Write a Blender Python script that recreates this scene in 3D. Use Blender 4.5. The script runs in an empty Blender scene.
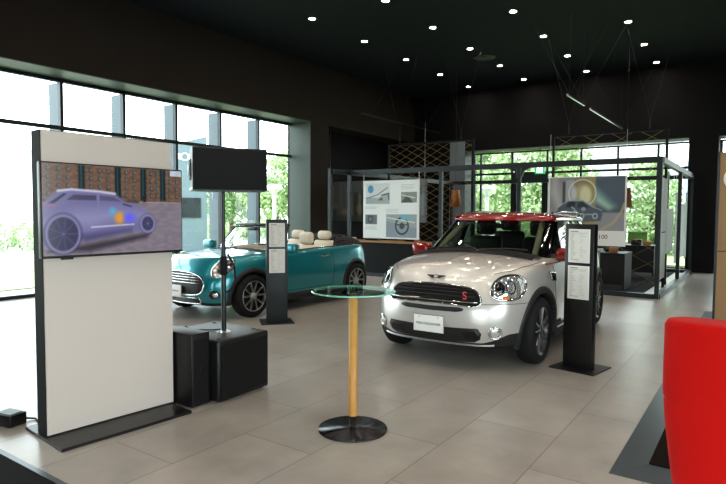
import bpy, bmesh, math, random
import numpy as np
from mathutils import Vector, Matrix
from mathutils.bvhtree import BVHTree
random.seed(7); np.random.seed(7)
PI = math.pi
SC = bpy.context.scene
COL = SC.collection
H = 1.54                                   # eye height

# ------------------------------------------------------------------ materials
def s2l(c):
    return tuple((x/12.92 if x <= .04045 else ((x+.055)/1.055)**2.4) for x in c)
def hx(s):
    return s2l(tuple(int(s[i:i+2], 16)/255 for i in (0, 2, 4)))
MATS = {}
def mat(name, col, rough=.5, metal=0., coat=0., spec=.5, emit=None, estr=0., noise=.0, nscale=8., bump=0., trans=0., sheen=0., ior=1.45):
    if name in MATS: return MATS[name]
    m = bpy.data.materials.new(name); m.use_nodes = True
    nt = m.node_tree; b = nt.nodes['Principled BSDF']
    c = hx(col) if isinstance(col, str) else col
    b.inputs['Base Color'].default_value = (*c, 1)
    b.inputs['Roughness'].default_value = rough
    b.inputs['Metallic'].default_value = metal
    b.inputs['Coat Weight'].default_value = coat
    b.inputs['Coat Roughness'].default_value = .04
    b.inputs['Specular IOR Level'].default_value = spec
    b.inputs['IOR'].default_value = ior
    b.inputs['Transmission Weight'].default_value = trans
    b.inputs['Sheen Weight'].default_value = sheen
    if emit is not None:
        e = hx(emit) if isinstance(emit, str) else emit
        b.inputs['Emission Color'].default_value = (*e, 1)
        b.inputs['Emission Strength'].default_value = estr
    if noise or bump:
        tc = nt.nodes.new('ShaderNodeTexCoord'); nz = nt.nodes.new('ShaderNodeTexNoise')
        nz.inputs['Scale'].default_value = nscale; nz.inputs['Detail'].default_value = 4
        nt.links.new(tc.outputs['Object'], nz.inputs['Vector'])
        if noise:
            mx = nt.nodes.new('ShaderNodeMix'); mx.data_type = 'RGBA'
            mx.inputs[6].default_value = (*[x*(1-noise) for x in c], 1)
            mx.inputs[7].default_value = (*[min(1, x*(1+noise)) for x in c], 1)
            nt.links.new(nz.outputs['Fac'], mx.inputs[0]); nt.links.new(mx.outputs[2], b.inputs['Base Color'])
        if bump:
            bp = nt.nodes.new('ShaderNodeBump'); bp.inputs['Strength'].default_value = bump
            bp.inputs['Distance'].default_value = .01
            nt.links.new(nz.outputs['Fac'], bp.inputs['Height']); nt.links.new(bp.outputs['Normal'], b.inputs['Normal'])
    MATS[name] = m
    return m

def glass_sheet(name, tint, refl=1.45, edge=.0):
    m = bpy.data.materials.new(name); m.use_nodes = True; nt = m.node_tree
    nt.nodes.clear()
    out = nt.nodes.new('ShaderNodeOutputMaterial'); mx = nt.nodes.new('ShaderNodeMixShader')
    tr = nt.nodes.new('ShaderNodeBsdfTransparent'); gl = nt.nodes.new('ShaderNodeBsdfGlossy')
    fr = nt.nodes.new('ShaderNodeFresnel'); fr.inputs['IOR'].default_value = refl
    tr.inputs['Color'].default_value = (*tint, 1); gl.inputs['Roughness'].default_value = .01
    ge = nt.nodes.new('ShaderNodeNewGeometry'); su = nt.nodes.new('ShaderNodeMath'); su.operation = 'SUBTRACT'; su.inputs[0].default_value = 1
    mu = nt.nodes.new('ShaderNodeMath'); mu.operation = 'MULTIPLY'; nt.links.new(ge.outputs['Backfacing'], su.inputs[1])
    nt.links.new(fr.outputs[0], mu.inputs[0]); nt.links.new(su.outputs[0], mu.inputs[1]); nt.links.new(mu.outputs[0], mx.inputs[0])
    nt.links.new(tr.outputs[0], mx.inputs[1]); nt.links.new(gl.outputs[0], mx.inputs[2])
    nt.links.new(mx.outputs[0], out.inputs['Surface'])
    return m

def attr_mat(name, rough=.5, emit=0., alpha=None):
    """printed / displayed picture stored as a colour attribute"""
    m = bpy.data.materials.new(name); m.use_nodes = True; nt = m.node_tree
    b = nt.nodes['Principled BSDF']; a = nt.nodes.new('ShaderNodeAttribute'); a.attribute_name = 'Col'
    b.inputs['Roughness'].default_value = rough
    if emit:
        b.inputs['Base Color'].default_value = (.01, .01, .01, 1)
        nt.links.new(a.outputs['Color'], b.inputs['Emission Color']); b.inputs['Emission Strength'].default_value = emit
    else:
        nt.links.new(a.outputs['Color'], b.inputs['Base Color'])
    return m

M = dict(
    black_wall=mat('black_wall', '0d0d0f', .7, spec=.25, noise=.12, nscale=3),
    brown_wall=mat('brown_wall', '2a2521', .75, spec=.2, noise=.12, nscale=2),
    ceiling=mat('ceiling_paint', '12171c', .8, spec=.2),
    reveal=mat('reveal_metal', '39443f', .5, spec=.4),
    frame=mat('frame_metal', '22292e', .4, metal=.3),
    fin=mat('fin_metal', '56646e', .55),
    pframe=mat('booth_paint', '1d2528', .4, metal=.2),
    black=mat('black_satin', '0c0c0d', .38),
    desk=mat('desk_laminate', '14191b', .5, spec=.3),
    speaker=mat('speaker_paint', '0b0b0c', .42, spec=.45),
    black_matt=mat('black_matt', '0d0d0e', .7, spec=.25),
    black_gloss=mat('black_gloss', '050506', .08, coat=.6),
    rubber=mat('rubber', '101011', .75, spec=.3),
    clad=mat('cladding_plastic', '17181a', .55),
    chrome=mat('chrome', 'd8d8d8', .08, metal=1.),
    alu=mat('brushed_alu', 'b9bcbf', .28, metal=1.),
    panel=mat('panel_laminate', 'cac0b8', .35),
    panel_side=mat('panel_edge_grey', '151918', .7, spec=.15),
    white=mat('white_board', 'e8e8e6', .5),
    paper=mat('paper', 'dcdcd6', .7),
    silver=mat('silver_paint', 'd2d0cc', .3, metal=.5, coat=1., noise=.02, nscale=400),
    red_paint=mat('red_paint', '7f0a0c', .22, metal=0., coat=1.),
    teal=mat('teal_paint', '12838f', .28, metal=.5, coat=1.),
    seatdark=mat('dark_leather', '18181a', .5),
    cream=mat('cream_leather', 'd9cdb8', .5, noise=.04, nscale=30),
    lens=mat('lens', 'dfe3e6', .06, metal=.75, coat=1.),
    amber=mat('amber_lens', 'd87320', .15, coat=1.),
    wood=mat('beech_wood', 'c08b45', .4, noise=.14, nscale=22),
    woodtop=mat('oak_top', '9c7146', .45, noise=.15, nscale=14),
    tan=mat('tan_board', '8a6a45', .6, noise=.05, nscale=6),
    red=mat('red_wool', 'bb0d08', .8, spec=.1, noise=.05, nscale=180, bump=.25, sheen=.05),
    carpet=mat('black_carpet', '161617', .95, spec=.1, noise=.3, nscale=120, bump=.6),
    shag=mat('shag_carpet', '1a1310', .95, spec=.05, noise=.4, nscale=90, bump=1.),
    bevel=mat('anthracite_plate', '3a444a', .32, metal=.4),
    gold=mat('gold_wire', '8b7950', .5, metal=.3),
    brick=mat('brick', 'b98a7c', .8, noise=.1, nscale=5),
    bwhite=mat('render_white', 'dfe3e4', .7),
    bblue=mat('pale_cladding', 'a9bcc4', .6),
    paving=mat('outdoor_paving', 'b9b7b2', .8, noise=.06, nscale=.8),
    grass=mat('grass', '9aa672', .9, noise=.25, nscale=3),
    leaf=mat('leaf', '7e9c62', .6, noise=.35, nscale=1.3),
    leaf2=mat('leaf_light', 'a3b985', .6, noise=.35, nscale=1.3),
    bark=mat('bark', '5a4c40', .9, noise=.2, nscale=6),
    greenmesh=mat('green_fabric', '6fa045', .7, noise=.25, nscale=40),
    orange=mat('orange_shade', 'a5622a', .5, noise=.2, nscale=30),
    exitgreen=mat('exit_green', '0f9d58', .5, emit='14a860', estr=1.2),
    exitwhite=mat('exit_white', 'ffffff', .5, emit='ffffff', estr=2.0),
    lamp=mat('lamp_lens', 'ffffff', .5, emit=(1, .86, .68), estr=170.),
    trim=mat('lamp_trim', '8f8f8c', .35, metal=.5),
    tglass_edge=mat('table_glass_edge', '8fd8bf', .12, coat=1., trans=.35),
    frosted=mat('frosted_panel', 'aab2ad', .5),
    skid=mat('skid_silver', 'b9bcbf', .3, metal=.9),
    signgrey=mat('pylon_grey', '5f6f76', .5),
)
M['glass'] = glass_sheet('window_glass', (.94, .98, .965))
M['tglass'] = glass_sheet('table_glass', (.74, .90, .85), 1.6)
M['carglass'] = glass_sheet('car_glass', (.50, .55, .51), 1.5)
# leaves let light through
for k in ('leaf', 'leaf2'):
    nt = M[k].node_tree; b = nt.nodes['Principled BSDF']; b.inputs['Subsurface Weight'].default_value = 0

def floor_mat():
    m = bpy.data.materials.new('stone_tiles'); m.use_nodes = True; nt = m.node_tree; N = nt.nodes; L = nt.links
    b = N['Principled BSDF']; tc = N.new('ShaderNodeTexCoord'); mp = N.new('ShaderNodeMapping')
    mp.inputs['Rotation'].default_value = (0, 0, -PI/2)
    # (x,y) -> u = y, v = -x
    mp.inputs['Location'].default_value = (-3.36+1.2*10, -1.11+.6*40, 0)
    L.new(tc.outputs['Object'], mp.inputs['Vector'])
    br = N.new('ShaderNodeTexBrick'); br.offset = .5; br.offset_frequency = 2; br.squash = 1
    br.inputs['Scale'].default_value = 1; br.inputs['Mortar Size'].default_value = .0042; br.inputs['Mortar Smooth'].default_value = .3
    br.inputs['Brick Width'].default_value = 1.2; br.inputs['Row Height'].default_value = .6; br.inputs['Bias'].default_value = 0
    br.inputs['Color1'].default_value = (*hx('a09a93'), 1); br.inputs['Color2'].default_value = (*hx('928c85'), 1)
    br.inputs['Mortar'].default_value = (*hx('6d6761'), 1)
    L.new(mp.outputs[0], br.inputs['Vector'])
    n1 = N.new('ShaderNodeTexNoise'); n1.inputs['Scale'].default_value = 2.3; n1.inputs['Detail'].default_value = 6; n1.inputs['Roughness'].default_value = .6
    L.new(mp.outputs[0], n1.inputs['Vector'])
    mx = N.new('ShaderNodeMix'); mx.data_type = 'RGBA'; mx.blend_type = 'MULTIPLY'; mx.inputs[0].default_value = 1
    cr = N.new('ShaderNodeValToRGB'); cr.color_ramp.elements[0].color = (.8, .8, .8, 1); cr.color_ramp.elements[1].color = (1.15, 1.14, 1.12, 1)
    cr.color_ramp.elements[0].position = .3; cr.color_ramp.elements[1].position = .7
    L.new(n1.outputs['Fac'], cr.inputs[0]); L.new(br.outputs['Color'], mx.inputs[6]); L.new(cr.outputs[0], mx.inputs[7])
    L.new(mx.outputs[2], b.inputs['Base Color'])
    mr = N.new('ShaderNodeMapRange'); mr.inputs['To Min'].default_value = .27; mr.inputs['To Max'].default_value = .33
    L.new(n1.outputs['Fac'], mr.inputs[0]); L.new(mr.outputs[0], b.inputs['Roughness'])
    bp = N.new('ShaderNodeBump'); bp.inputs['Strength'].default_value = .25; bp.inputs['Distance'].default_value = .003; bp.invert = True
    L.new(br.outputs['Fac'], bp.inputs['Height']); L.new(bp.outputs[0], b.inputs['Normal'])
    return m
M['floor'] = floor_mat()
def radial_metal():
    m = bpy.data.materials.new('spun_dark_steel'); m.use_nodes = True; nt = m.node_tree; b = nt.nodes['Principled BSDF']
    b.inputs['Base Color'].default_value = (*hx('3a3a3d'), 1); b.inputs['Metallic'].default_value = 1
    b.inputs['Roughness'].default_value = .24; b.inputs['Anisotropic'].default_value = .9; b.inputs['Anisotropic Rotation'].default_value = .25
    tg = nt.nodes.new('ShaderNodeTangent'); tg.direction_type = 'RADIAL'; tg.axis = 'Z'
    nt.links.new(tg.outputs[0], b.inputs['Tangent'])
    return m
M['spun'] = radial_metal()

# ------------------------------------------------------------------ mesh helpers
def tag(o, label=None, cat=None, group=None, kind=None):
    if label: o['label'] = label
    if cat: o['category'] = cat
    if group: o['group'] = group
    if kind: o['kind'] = kind
    return o
def root(name, loc=(0, 0, 0), rz=0., label=None, cat=None, group=None, kind=None):
    o = bpy.data.objects.new(name, None); o.empty_display_size = .1
    COL.objects.link(o); o.location = loc; o.rotation_euler = (0, 0, rz)
    return tag(o, label, cat, group, kind)

class MB:
    """collects shapes and links them as ONE mesh object"""
    def __init__(s): s.v = []; s.f = []; s.mi = []; s.sm = []; s.cur = 0; s.smooth = False
    def add(s, vs, fs, smooth=None):
        n = len(s.v); s.v += [tuple(v) for v in vs]
        for f in fs:
            s.f.append(tuple(i+n for i in f)); s.mi.append(s.cur); s.sm.append(s.smooth if smooth is None else smooth)
        return s
    def box(s, x0, x1, y0, y1, z0, z1):
        vs = [(x, y, z) for z in (z0, z1) for y in (y0, y1) for x in (x0, x1)]
        return s.add(vs, [(0, 2, 3, 1), (4, 5, 7, 6), (0, 1, 5, 4), (2, 6, 7, 3), (0, 4, 6, 2), (1, 3, 7, 5)], False)
    def bbox(s, x0, x1, y0, y1, z0, z1, r=.01, seg=2):
        bm = bmesh.new(); bmesh.ops.create_cube(bm, size=1)
        for v in bm.verts:
            v.co = Vector(((x0+x1)/2+v.co.x*(x1-x0), (y0+y1)/2+v.co.y*(y1-y0), (z0+z1)/2+v.co.z*(z1-z0)))
        bmesh.ops.bevel(bm, geom=bm.edges[:], offset=r, segments=seg, affect='EDGES', profile=.5)
        bm.verts.index_update()
        s.add([v.co[:] for v in bm.verts], [[v.index for v in f.verts] for f in bm.faces], True); bm.free(); return s
    def tube(s, pts, r, closed=False, n=8, caps=True):
        P = [Vector(p) for p in pts]; k = len(P); R = r if hasattr(r, '__len__') else [r]*k
        vs = []; up = Vector((0, 0, 1)); prev = None
        for i in range(k):
            a = P[(i-1) % k] if (closed or i > 0) else P[i]; b = P[(i+1) % k] if (closed or i < k-1) else P[i]
            t = (b-a)
            t = t.normalized() if t.length > 1e-9 else Vector((0, 0, 1))
            if prev is None:
                u = t.cross(up)
                if u.length < .05: u = t.cross(Vector((1, 0, 0)))
            else:
                u = prev - t*prev.dot(t)
                if u.length < 1e-4: u = t.cross(up)
            u.normalize(); prev = u; w = t.cross(u)
            for j in range(n):
                an = 2*PI*j/n; vs.append(P[i]+(u*math.cos(an)+w*math.sin(an))*R[i])
        fs = []
        for i in range(k if closed else k-1):
            for j in range(n):
                a = i*n+j; b = i*n+(j+1) % n; c = ((i+1) % k)*n+(j+1) % n; d = ((i+1) % k)*n+j
                fs.append((a, b, c, d))
        s.add(vs, fs, True)
        if caps and not closed:
            s.add(vs[:n], [tuple(range(n))[::-1]], False); s.add(vs[-n:], [tuple(range(n))], False)
        return s
    def lathe(s, prof, c=(0, 0, 0), axis='z', n=40, a0=0., a1=2*PI):
        full = abs(a1-a0-2*PI) < 1e-6; m = n if full else n+1; vs = []
        for (r, z) in prof:
            for j in range(m):
                a = a0+(a1-a0)*j/n; x, y = r*math.cos(a), r*math.sin(a)
                if axis == 'z': p = (x, y, z)
                elif axis == 'y': p = (x, z, y)
                else: p = (z, x, y)
                vs.append((c[0]+p[0], c[1]+p[1], c[2]+p[2]))
        fs = []
        for i in range(len(prof)-1):
            for j in range(n if full else n):
                a = i*m+j; b = i*m+(j+1) % m; fs.append((a, b, b+m, a+m))
        return s.add(vs, fs, True)
    def quad_strip(s, A, B, closed=False):
        n = len(A); vs = list(A)+list(B); fs = []
        for i in range(n if closed else n-1):
            j = (i+1) % n; fs.append((i, j, n+j, n+i))
        return s.add(vs, fs)
    def prism(s, outline, z0, z1, axis='z'):
        n = len(outline)
        def P(a, b, c):
            return (a, b, c) if axis == 'z' else ((a, c, b) if axis == 'y' else (c, a, b))
        vs = [P(x, y, z0) for x, y in outline]+[P(x, y, z1) for x, y in outline]
        fs = [tuple(range(n))[::-1], tuple(range(n, 2*n))]+[(i, (i+1) % n, n+(i+1) % n, n+i) for i in range(n)]
        return s.add(vs, fs, False)
    def grid(s, pts, nu, nv, closed_u=False, smooth=True):
        """pts[v][u] flattened row by row"""
        fs = []
        for j in range(nv-1):
            for i in range(nu if closed_u else nu-1):
                a = j*nu+i; b = j*nu+(i+1) % nu; fs.append((a, b, b+nu, a+nu))
        return s.add(pts, fs, smooth)
    def build(s, name, mats, parent=None, loc=None, rot=None, fixn=True, angle=.6):
        me = bpy.data.meshes.new(name); me.from_pydata(s.v, [], s.f)
        for m in (mats if isinstance(mats, (list, tuple)) else [mats]): me.materials.append(m)
        me.polygons.foreach_set('material_index', s.mi); me.polygons.foreach_set('use_smooth', s.sm)
        if fixn and len(s.f) < 60000:
            bm = bmesh.new(); bm.from_mesh(me); bmesh.ops.recalc_face_normals(bm, faces=bm.faces); bm.to_mesh(me); bm.free()
        me.update()
        o = bpy.data.objects.new(name, me); COL.objects.link(o)
        if parent: o.parent = parent
        if loc: o.location = loc
        if rot: o.rotation_euler = rot
        return o

def text(name, body, size, m, parent, loc, rot, depth=.0008, xs=1.):
    cu = bpy.data.curves.new(name, 'FONT'); cu.body = body; cu.size = size; cu.extrude = depth
    cu.align_x = 'CENTER'; cu.align_y = 'CENTER'
    t = bpy.data.objects.new(name+'_tmp', cu); COL.objects.link(t)
    bpy.context.view_layer.update()
    me = bpy.data.meshes.new_from_object(t.evaluated_get(bpy.context.evaluated_depsgraph_get()))
    bpy.data.objects.remove(t); me.materials.clear(); me.materials.append(m); me.name = name
    o = bpy.data.objects.new(name, me); COL.objects.link(o); o.parent = parent; o.location = loc; o.rotation_euler = rot; o.scale = (xs, 1, 1)
    return o

def copy_tree(o, parent=None):
    c = o.copy(); COL.objects.link(c); c.parent = parent
    for ch in list(o.children): copy_tree(ch, c)
    return c

# ------------------------------------------------------------------ pictures painted into colour attributes
class Img:
    def __init__(s, nx, ny, asp, col):
        s.nx, s.ny, s.asp = nx, ny, asp
        s.X, s.Y = np.meshgrid(np.linspace(0, asp, nx), np.linspace(1, 0, ny)); s.p = np.zeros((ny, nx, 3)); s.p[:] = s.c(col); s.e = 1.0/ny
    def c(s, col): return np.array([int(col[i:i+2], 16)/255 for i in (0, 2, 4)]) if isinstance(col, str) else np.array(col)
    def mix(s, a, col): a = np.clip(a, 0, 1)[..., None]; s.p = s.p*(1-a)+s.c(col)*a
    def sd(s, d, col, soft=0, al=1): s.mix(al*np.clip(.5-d/(s.e+soft), 0, 1), col)
    def rect(s, x0, y0, x1, y1, col, soft=0, al=1):
        d = np.maximum(np.maximum(x0-s.X, s.X-x1), np.maximum(y0-s.Y, s.Y-y1)); s.sd(d, col, soft, al)
    def ell(s, cx, cy, rx, ry, col, soft=0, al=1, ring=None):
        q = np.sqrt(((s.X-cx)/rx)**2+((s.Y-cy)/ry)**2); d = (q-1)*min(rx, ry)
        if ring: d = np.abs(d)-ring
        s.sd(d, col, soft, al)
    def poly(s, P, col, soft=0, al=1):
        ins = np.zeros(s.X.shape, bool); dm = np.full(s.X.shape, 9.)
        for (x0, y0), (x1, y1) in zip(P, P[1:]+P[:1]):
            if y0 != y1:
                t = (s.Y-y0)/(y1-y0); ins ^= ((s.Y >= min(y0, y1)) & (s.Y < max(y0, y1)) & (s.X < x0+t*(x1-x0)))
            L = max(1e-9, (x1-x0)**2+(y1-y0)**2); u = np.clip(((s.X-x0)*(x1-x0)+(s.Y-y0)*(y1-y0))/L, 0, 1)
            dm = np.minimum(dm, np.hypot(s.X-x0-u*(x1-x0), s.Y-y0-u*(y1-y0)))
        s.sd(np.where(ins, -dm, dm), col, soft, al)
    def line(s, P, w, col, soft=0, al=1):
        dm = np.full(s.X.shape, 9.)
        for (x0, y0), (x1, y1) in zip(P, P[1:]):
            L = max(1e-9, (x1-x0)**2+(y1-y0)**2); u = np.clip(((s.X-x0)*(x1-x0)+(s.Y-y0)*(y1-y0))/L, 0, 1)
            dm = np.minimum(dm, np.hypot(s.X-x0-u*(x1-x0), s.Y-y0-u*(y1-y0)))
        s.sd(dm-w, col, soft, al)
    def noise(s, amp, fx, fy):
        g = np.random.rand(fy+2, fx+2); yy = (1-s.Y)*fy; xx = s.X/s.asp*fx; i = np.clip(yy.astype(int), 0, fy); j = np.clip(xx.astype(int), 0, fx)
        a, b = yy-i, xx-j
        v = g[i, j]*(1-a)*(1-b)+g[np.minimum(i+1, fy+1), j]*a*(1-b)+g[i, j+1]*(1-a)*b+g[np.minimum(i+1, fy+1), j+1]*a*b
        s.p = np.clip(s.p*(1+amp*(v[..., None]-.5)*2), 0, 1)
    def mesh(s, name, w, h, m, parent, loc, rot=(0, 0, 0)):
        me = bpy.data.meshes.new(name); nx, ny = s.nx, s.ny
        xs = np.linspace(-w/2, w/2, nx); zs = np.linspace(h/2, -h/2, ny); XX, ZZ = np.meshgrid(xs, zs)
        co = np.stack([XX.ravel(), np.zeros(nx*ny), ZZ.ravel()], 1)
        idx = np.arange(nx*ny).reshape(ny, nx)
        q = np.stack([idx[1:, :-1].ravel(), idx[1:, 1:].ravel(), idx[:-1, 1:].ravel(), idx[:-1, :-1].ravel()], 1)
        me.from_pydata(co.tolist(), [], q.tolist())
        ca = me.color_attributes.new('Col', 'FLOAT_COLOR', 'POINT')
        p = s.p.reshape(-1, 3); lin = np.where(p <= .04045, p/12.92, ((p+.055)/1.055)**2.4)
        ca.data.foreach_set('color', np.concatenate([lin, np.ones((len(lin), 1))], 1).astype(np.float32).ravel())
        me.materials.append(m); me.update()
        o = bpy.data.objects.new(name, me); COL.objects.link(o); o.parent = parent; o.location = loc; o.rotation_euler = rot
        return o
M['print'] = attr_mat('printed_picture', .45)
M['screen'] = attr_mat('screen_picture', .15, .85)

# ------------------------------------------------------------------ room shell
XW, XG = -9.98, -10.70        # inner face of left wall, plane of its glazing
YB, YG = 17.5, 18.2           # inner face of back wall, plane of its glazing
HC = 5.5                      # ceiling
XR, YF = 4.5, -4.2
def struct(name, mb, m, kind='structure', label=None):
    o = mb.build(name, m); o['kind'] = kind
    if label: o['label'] = label
    return o
struct('floor', MB().box(-10.9, XR, YF, YG, -.1, 0), M['floor'])
struct('ceiling', MB().box(-10.9, XR+.2, YF-.2, YG+.2, HC, HC+.1), M['ceiling'])
w = MB()
w.box(XG-.1, XW, YF, 12.68, 3.98, HC)                # header above the glazing
w.box(XG-.1, XW, YF, -2.0, 0, 3.98)                 # solid end near the camera
w.box(XG-.1, XW, 11.9, 12.68, 0, 3.98)              # pier
w.box(-10.8, XW, 12.68, YB, 3.95, HC)               # header above the recess
struct('wall_left', w, M['brown_wall'])
w = MB(); w.box(XG-.02, XW-.002, YF+2.3, 11.898, 3.962, 3.979); w.box(XG-.02, XW-.002, 11.882, 11.899, 0, 3.962)
struct('trim_1', w, M['reveal'])                    # lining of the window reveal
w = MB(); w.box(-10.9, -10.8, 12.0, YG, 0, 3.95)
struct('wall_recess', w, M['black_wall'])
# back wall with its glazing opening
BX0, BX1 = -8.07, -1.66
w = MB()
w.box(-10.8, BX0-.02, YB, YG, 0, HC); w.box(BX0-.02, XR, YB, YG, 3.58, HC); w.box(BX1, -.98, YB, YG, 0, 3.58)
w.box(.9, XR, YB, YG, 0, 3.58)
struct('wall_back', w, M['black_wall'])
w = MB(); w.box(BX0-.02, BX0-.005, YB-.01, YG, 0, 3.56); w.box(BX0-.02, BX1, YB-.01, YG, 3.56, 3.579); w.box(-.979, .899, YB-.01, YG, 3.56, 3.579)
struct('trim_2', w, M['reveal'])
struct('trim_5', MB().box(-8.62, BX0-.021, YB-.03, YB-.001, 0, 3.9), mat('jamb_grey', '8493a0', .5))
struct('wall_right', MB().box(XR, XR+.2, YF, YG, 3.2, HC).box(XR, XR+.2, 4.2, YG, 0, 3.2).box(XR, XR+.2, YF, -3.6, 0, 3.2), M['brown_wall'])
w = MB(); w.box(-10.9, XR, YF-.2, YF, 3.2, HC); w.box(-10.9, -1.5, YF-.2, YF, 0, 3.2); w.box(4.2, XR, YF-.2, YF, 0, 3.2)
struct('wall_front', w, M['brown_wall'])
# glazing of the left wall: one bay each
def bay(n, y0, y1):
    r = root('window_%d' % n, (XG, y0, 0), kind='structure'); L = y1-y0
    f = MB(); f.box(-.04, .05, 0, .06, 0, 3.962); f.box(-.03, .04, .06, L, 3.035, 3.105); f.box(-.04, .05, .06, L, 3.90, 3.97); f.box(-.03, .04, .06, L, 0, .06)
    f.build('window_frame', M['frame'], r)
    f = MB(); f.box(-.36, -.04, .0, .05, 0, 3.9); f.build('window_fin', M['fin'], r)
    f = MB(); f.box(-.005, .005, .06, L, .06, 3.04); f.build('window_pane', M['glass'], r)
    f = MB(); f.box(-.005, .005, .06, L, 3.10, 3.90); f.build('window_pane', M['glass'], r)
ys = [11.88-1.262*k for k in range(12)]
for k in range(11): bay(k+1, ys[k+1], ys[k]-.0)
# glazing of the back wall
def bbay(n, x0, x1, z1=3.55, door=False, fin=False):
    r = root(('door_%d' if door else 'window_%d') % n, (x0, YG, 0), kind='structure'); L = x1-x0
    f = MB(); f.box(0, .06, -.04, .05, 0, z1); f.box(.06, L, -.03, .04, 2.80, 2.87); f.box(.06, L, -.04, .05, z1-.05, z1); f.box(.06, L, -.03, .04, 0, .06)
    f.build('door_frame' if door else 'window_frame', M['frame'], r)
    if door:
        f = MB(); f.box(.06, .20, -.05, .05, .06, 2.80); f.box(L-.12, L, -.05, .05, .06, 2.80); f.box(.2, L-.12, -.05, .05, 2.55, 2.80); f.box(.2, L-.12, -.05, .05, .06, .3)
        f.build('door_leaf', M['frame'], r)
        MB().tube([(L-.2, -.1, .9), (L-.2, -.1, 1.5)], .015).build('door_handle', M['alu'], r)
        MB().box(.2, L-.12, -.005, .005, .3, 2.55).build('door_pane', M['glass'], r)
    else:
        MB().box(.06, L, -.005, .005, .06, 2.80).build('window_pane', M['glass'], r)
    MB().box(.06, L, -.005, .005, 2.87, z1-.05).build('window_pane', M['glass'], r)
bx = [-8.07, -7.84, -6.76, -5.62, -4.60, -3.56, -2.50, -1.66]
k = 12
for a, b in zip(bx, bx[1:]):
    if abs(a+6.76) < .01: bbay(1, a, b, door=True)
    else: bbay(k, a, b); k += 1
bbay(k, -.98, .9)
# added glazing, unseen, beside and behind the camera: lets in fill daylight
def added_glass(n, loc, rz, L):
    r = root('window_%d' % n, loc, rz, kind='structure')
    f = MB(); f.box(0, .06, -.04, .04, 0, 3.2); f.box(.06, L, -.04, .04, 3.14, 3.2); f.box(.06, L, -.04, .04, 0, .06); f.build('window_frame', M['frame'], r)
    MB().box(.06, L, -.005, .005, .06, 3.14).build('window_pane', M['glass'], r)
for i in range(5): added_glass(k+1+i, (XR+.1, -3.6+i*1.56, 0), PI/2, 1.56)
for i in range(4): added_glass(k+6+i, (-1.5+i*1.425, YF-.1, 0), 0, 1.425)

# ------------------------------------------------------------------ outdoors
struct('pavement', MB().box(-70, 40, -40, 80, -.16, -.11), M['paving'])
w = MB(); w.box(-12.0, XG-.05, -12, 30, -.11, -.02); struct('trim_3', w, M['paving'])
tag(MB().box(-18.4, -12.0, -14, 19, -.109, .0).build('lawn', M['grass']), 'strip of short grass outside the left windows', 'lawn', kind='stuff')
tag(MB().box(-13.8, 3, 19.6, 28, -.109, .0).build('lawn', M['grass']), 'sunlit grass outside the glass wall at the back', 'lawn', kind='stuff')

def foliage(blobs, n, size, seed=1):
    rs = np.random.RandomState(seed); mb = MB(); tot = sum(b[3]**2 for b in blobs)
    vs = []; fs = []
    for (cx, cy, cz, r) in blobs:
        m = int(n*r*r/tot)
        d = rs.normal(size=(m, 3)); d /= np.linalg.norm(d, axis=1)[:, None]
        p = np.array([cx, cy, cz])+d*(r*(.55+.5*rs.rand(m, 1)**.5))*np.array([1, 1, .9])
        for q in p:
            a = rs.normal(size=3); a /= np.linalg.norm(a); b = np.cross(a, rs.normal(size=3)); b /= np.linalg.norm(b); s_ = size*(.6+.8*rs.rand())
            i = len(vs); vs += [q-a*s_, q+b*s_*.45, q+a*s_, q-b*s_*.45]; fs.append((i, i+1, i+2, i+3))
    mb.add(vs, fs, False); return mb
def tree(name, loc, blobs, n, size, m, label, cat='tree', group=None, trunk=.12, seed=1):
    r = root(name, loc, label=label, cat=cat, group=group)
    o = foliage(blobs, n, size, seed).build('foliage', m, r, fixn=False)
    zt = blobs[0][2]
    t = MB(); t.tube([(0, 0, -.1), (.03, .02, zt*.5), (blobs[0][0]*.6, blobs[0][1]*.6, zt)], [trunk, trunk*.8, trunk*.4])
    for b in blobs[1:5]: t.tube([(.03, .02, zt*.45), (b[0]*.8, b[1]*.8, b[2])], [trunk*.5, trunk*.15])
    t.build('trunk', M['bark'], r); return r
bl = [(0, 0, 3.0, 1.1), (.7, .4, 2.4, .9), (-.8, -.3, 2.5, .9), (.2, -.8, 1.9, .8), (.1, .8, 3.6, .8), (-.4, .6, 1.9, .8)]
tree('street_tree', (-17.6, 18.6, 0), bl, 5200, .10, M['leaf2'], 'leafy tree outside the left windows, right behind the white street lamp', seed=2)
tree('street_tree', (-20.9, 19.0, 0), [(x, y, z*.86, r*.95) for x, y, z, r in bl], 4200, .10, M['leaf'], 'lower leafy tree outside, seen just right of the loudspeaker pole', seed=3)
bigbl = [(0, 0, 3.6, 1.8), (1.3, .3, 2.6, 1.5), (-1.4, .2, 2.8, 1.5), (.4, -.6, 1.5, 1.4), (.2, .5, 5.0, 1.3), (-1.0, -.2, 1.4, 1.3), (1.2, 0, 4.2, 1.1)]
tree('garden_tree', (-12.6, 27.0, 0), bigbl, 9000, .13, M['leaf'], 'big green tree beyond the back glazing, left of the glass door', seed=4)
tree('garden_tree', (-8.3, 25.4, 0), bigbl, 9000, .13, M['leaf2'], 'big green tree seen through the glass door and the exit sign', seed=5)
tree('garden_tree', (-3.5, 24.5, 0), [(0, 0, 2.4, 1.0), (.2, 0, 1.4, 1.1), (-.2, .2, 3.1, .7), (.9, .1, .7, .8), (-.7, .1, .8, .9)], 4500, .10, M['leaf2'], 'smaller tree beyond the glass right of the grey car poster', seed=6)
tree('garden_tree', (.4, 24.5, 0), [(0, 0, 3.4, 1.2), (.2, 0, 2.1, 1.2), (-.2, .2, 4.1, .9)], 3000, .12, M['leaf2'], 'tree glimpsed through the far right window above the tan partition', seed=8)
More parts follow.
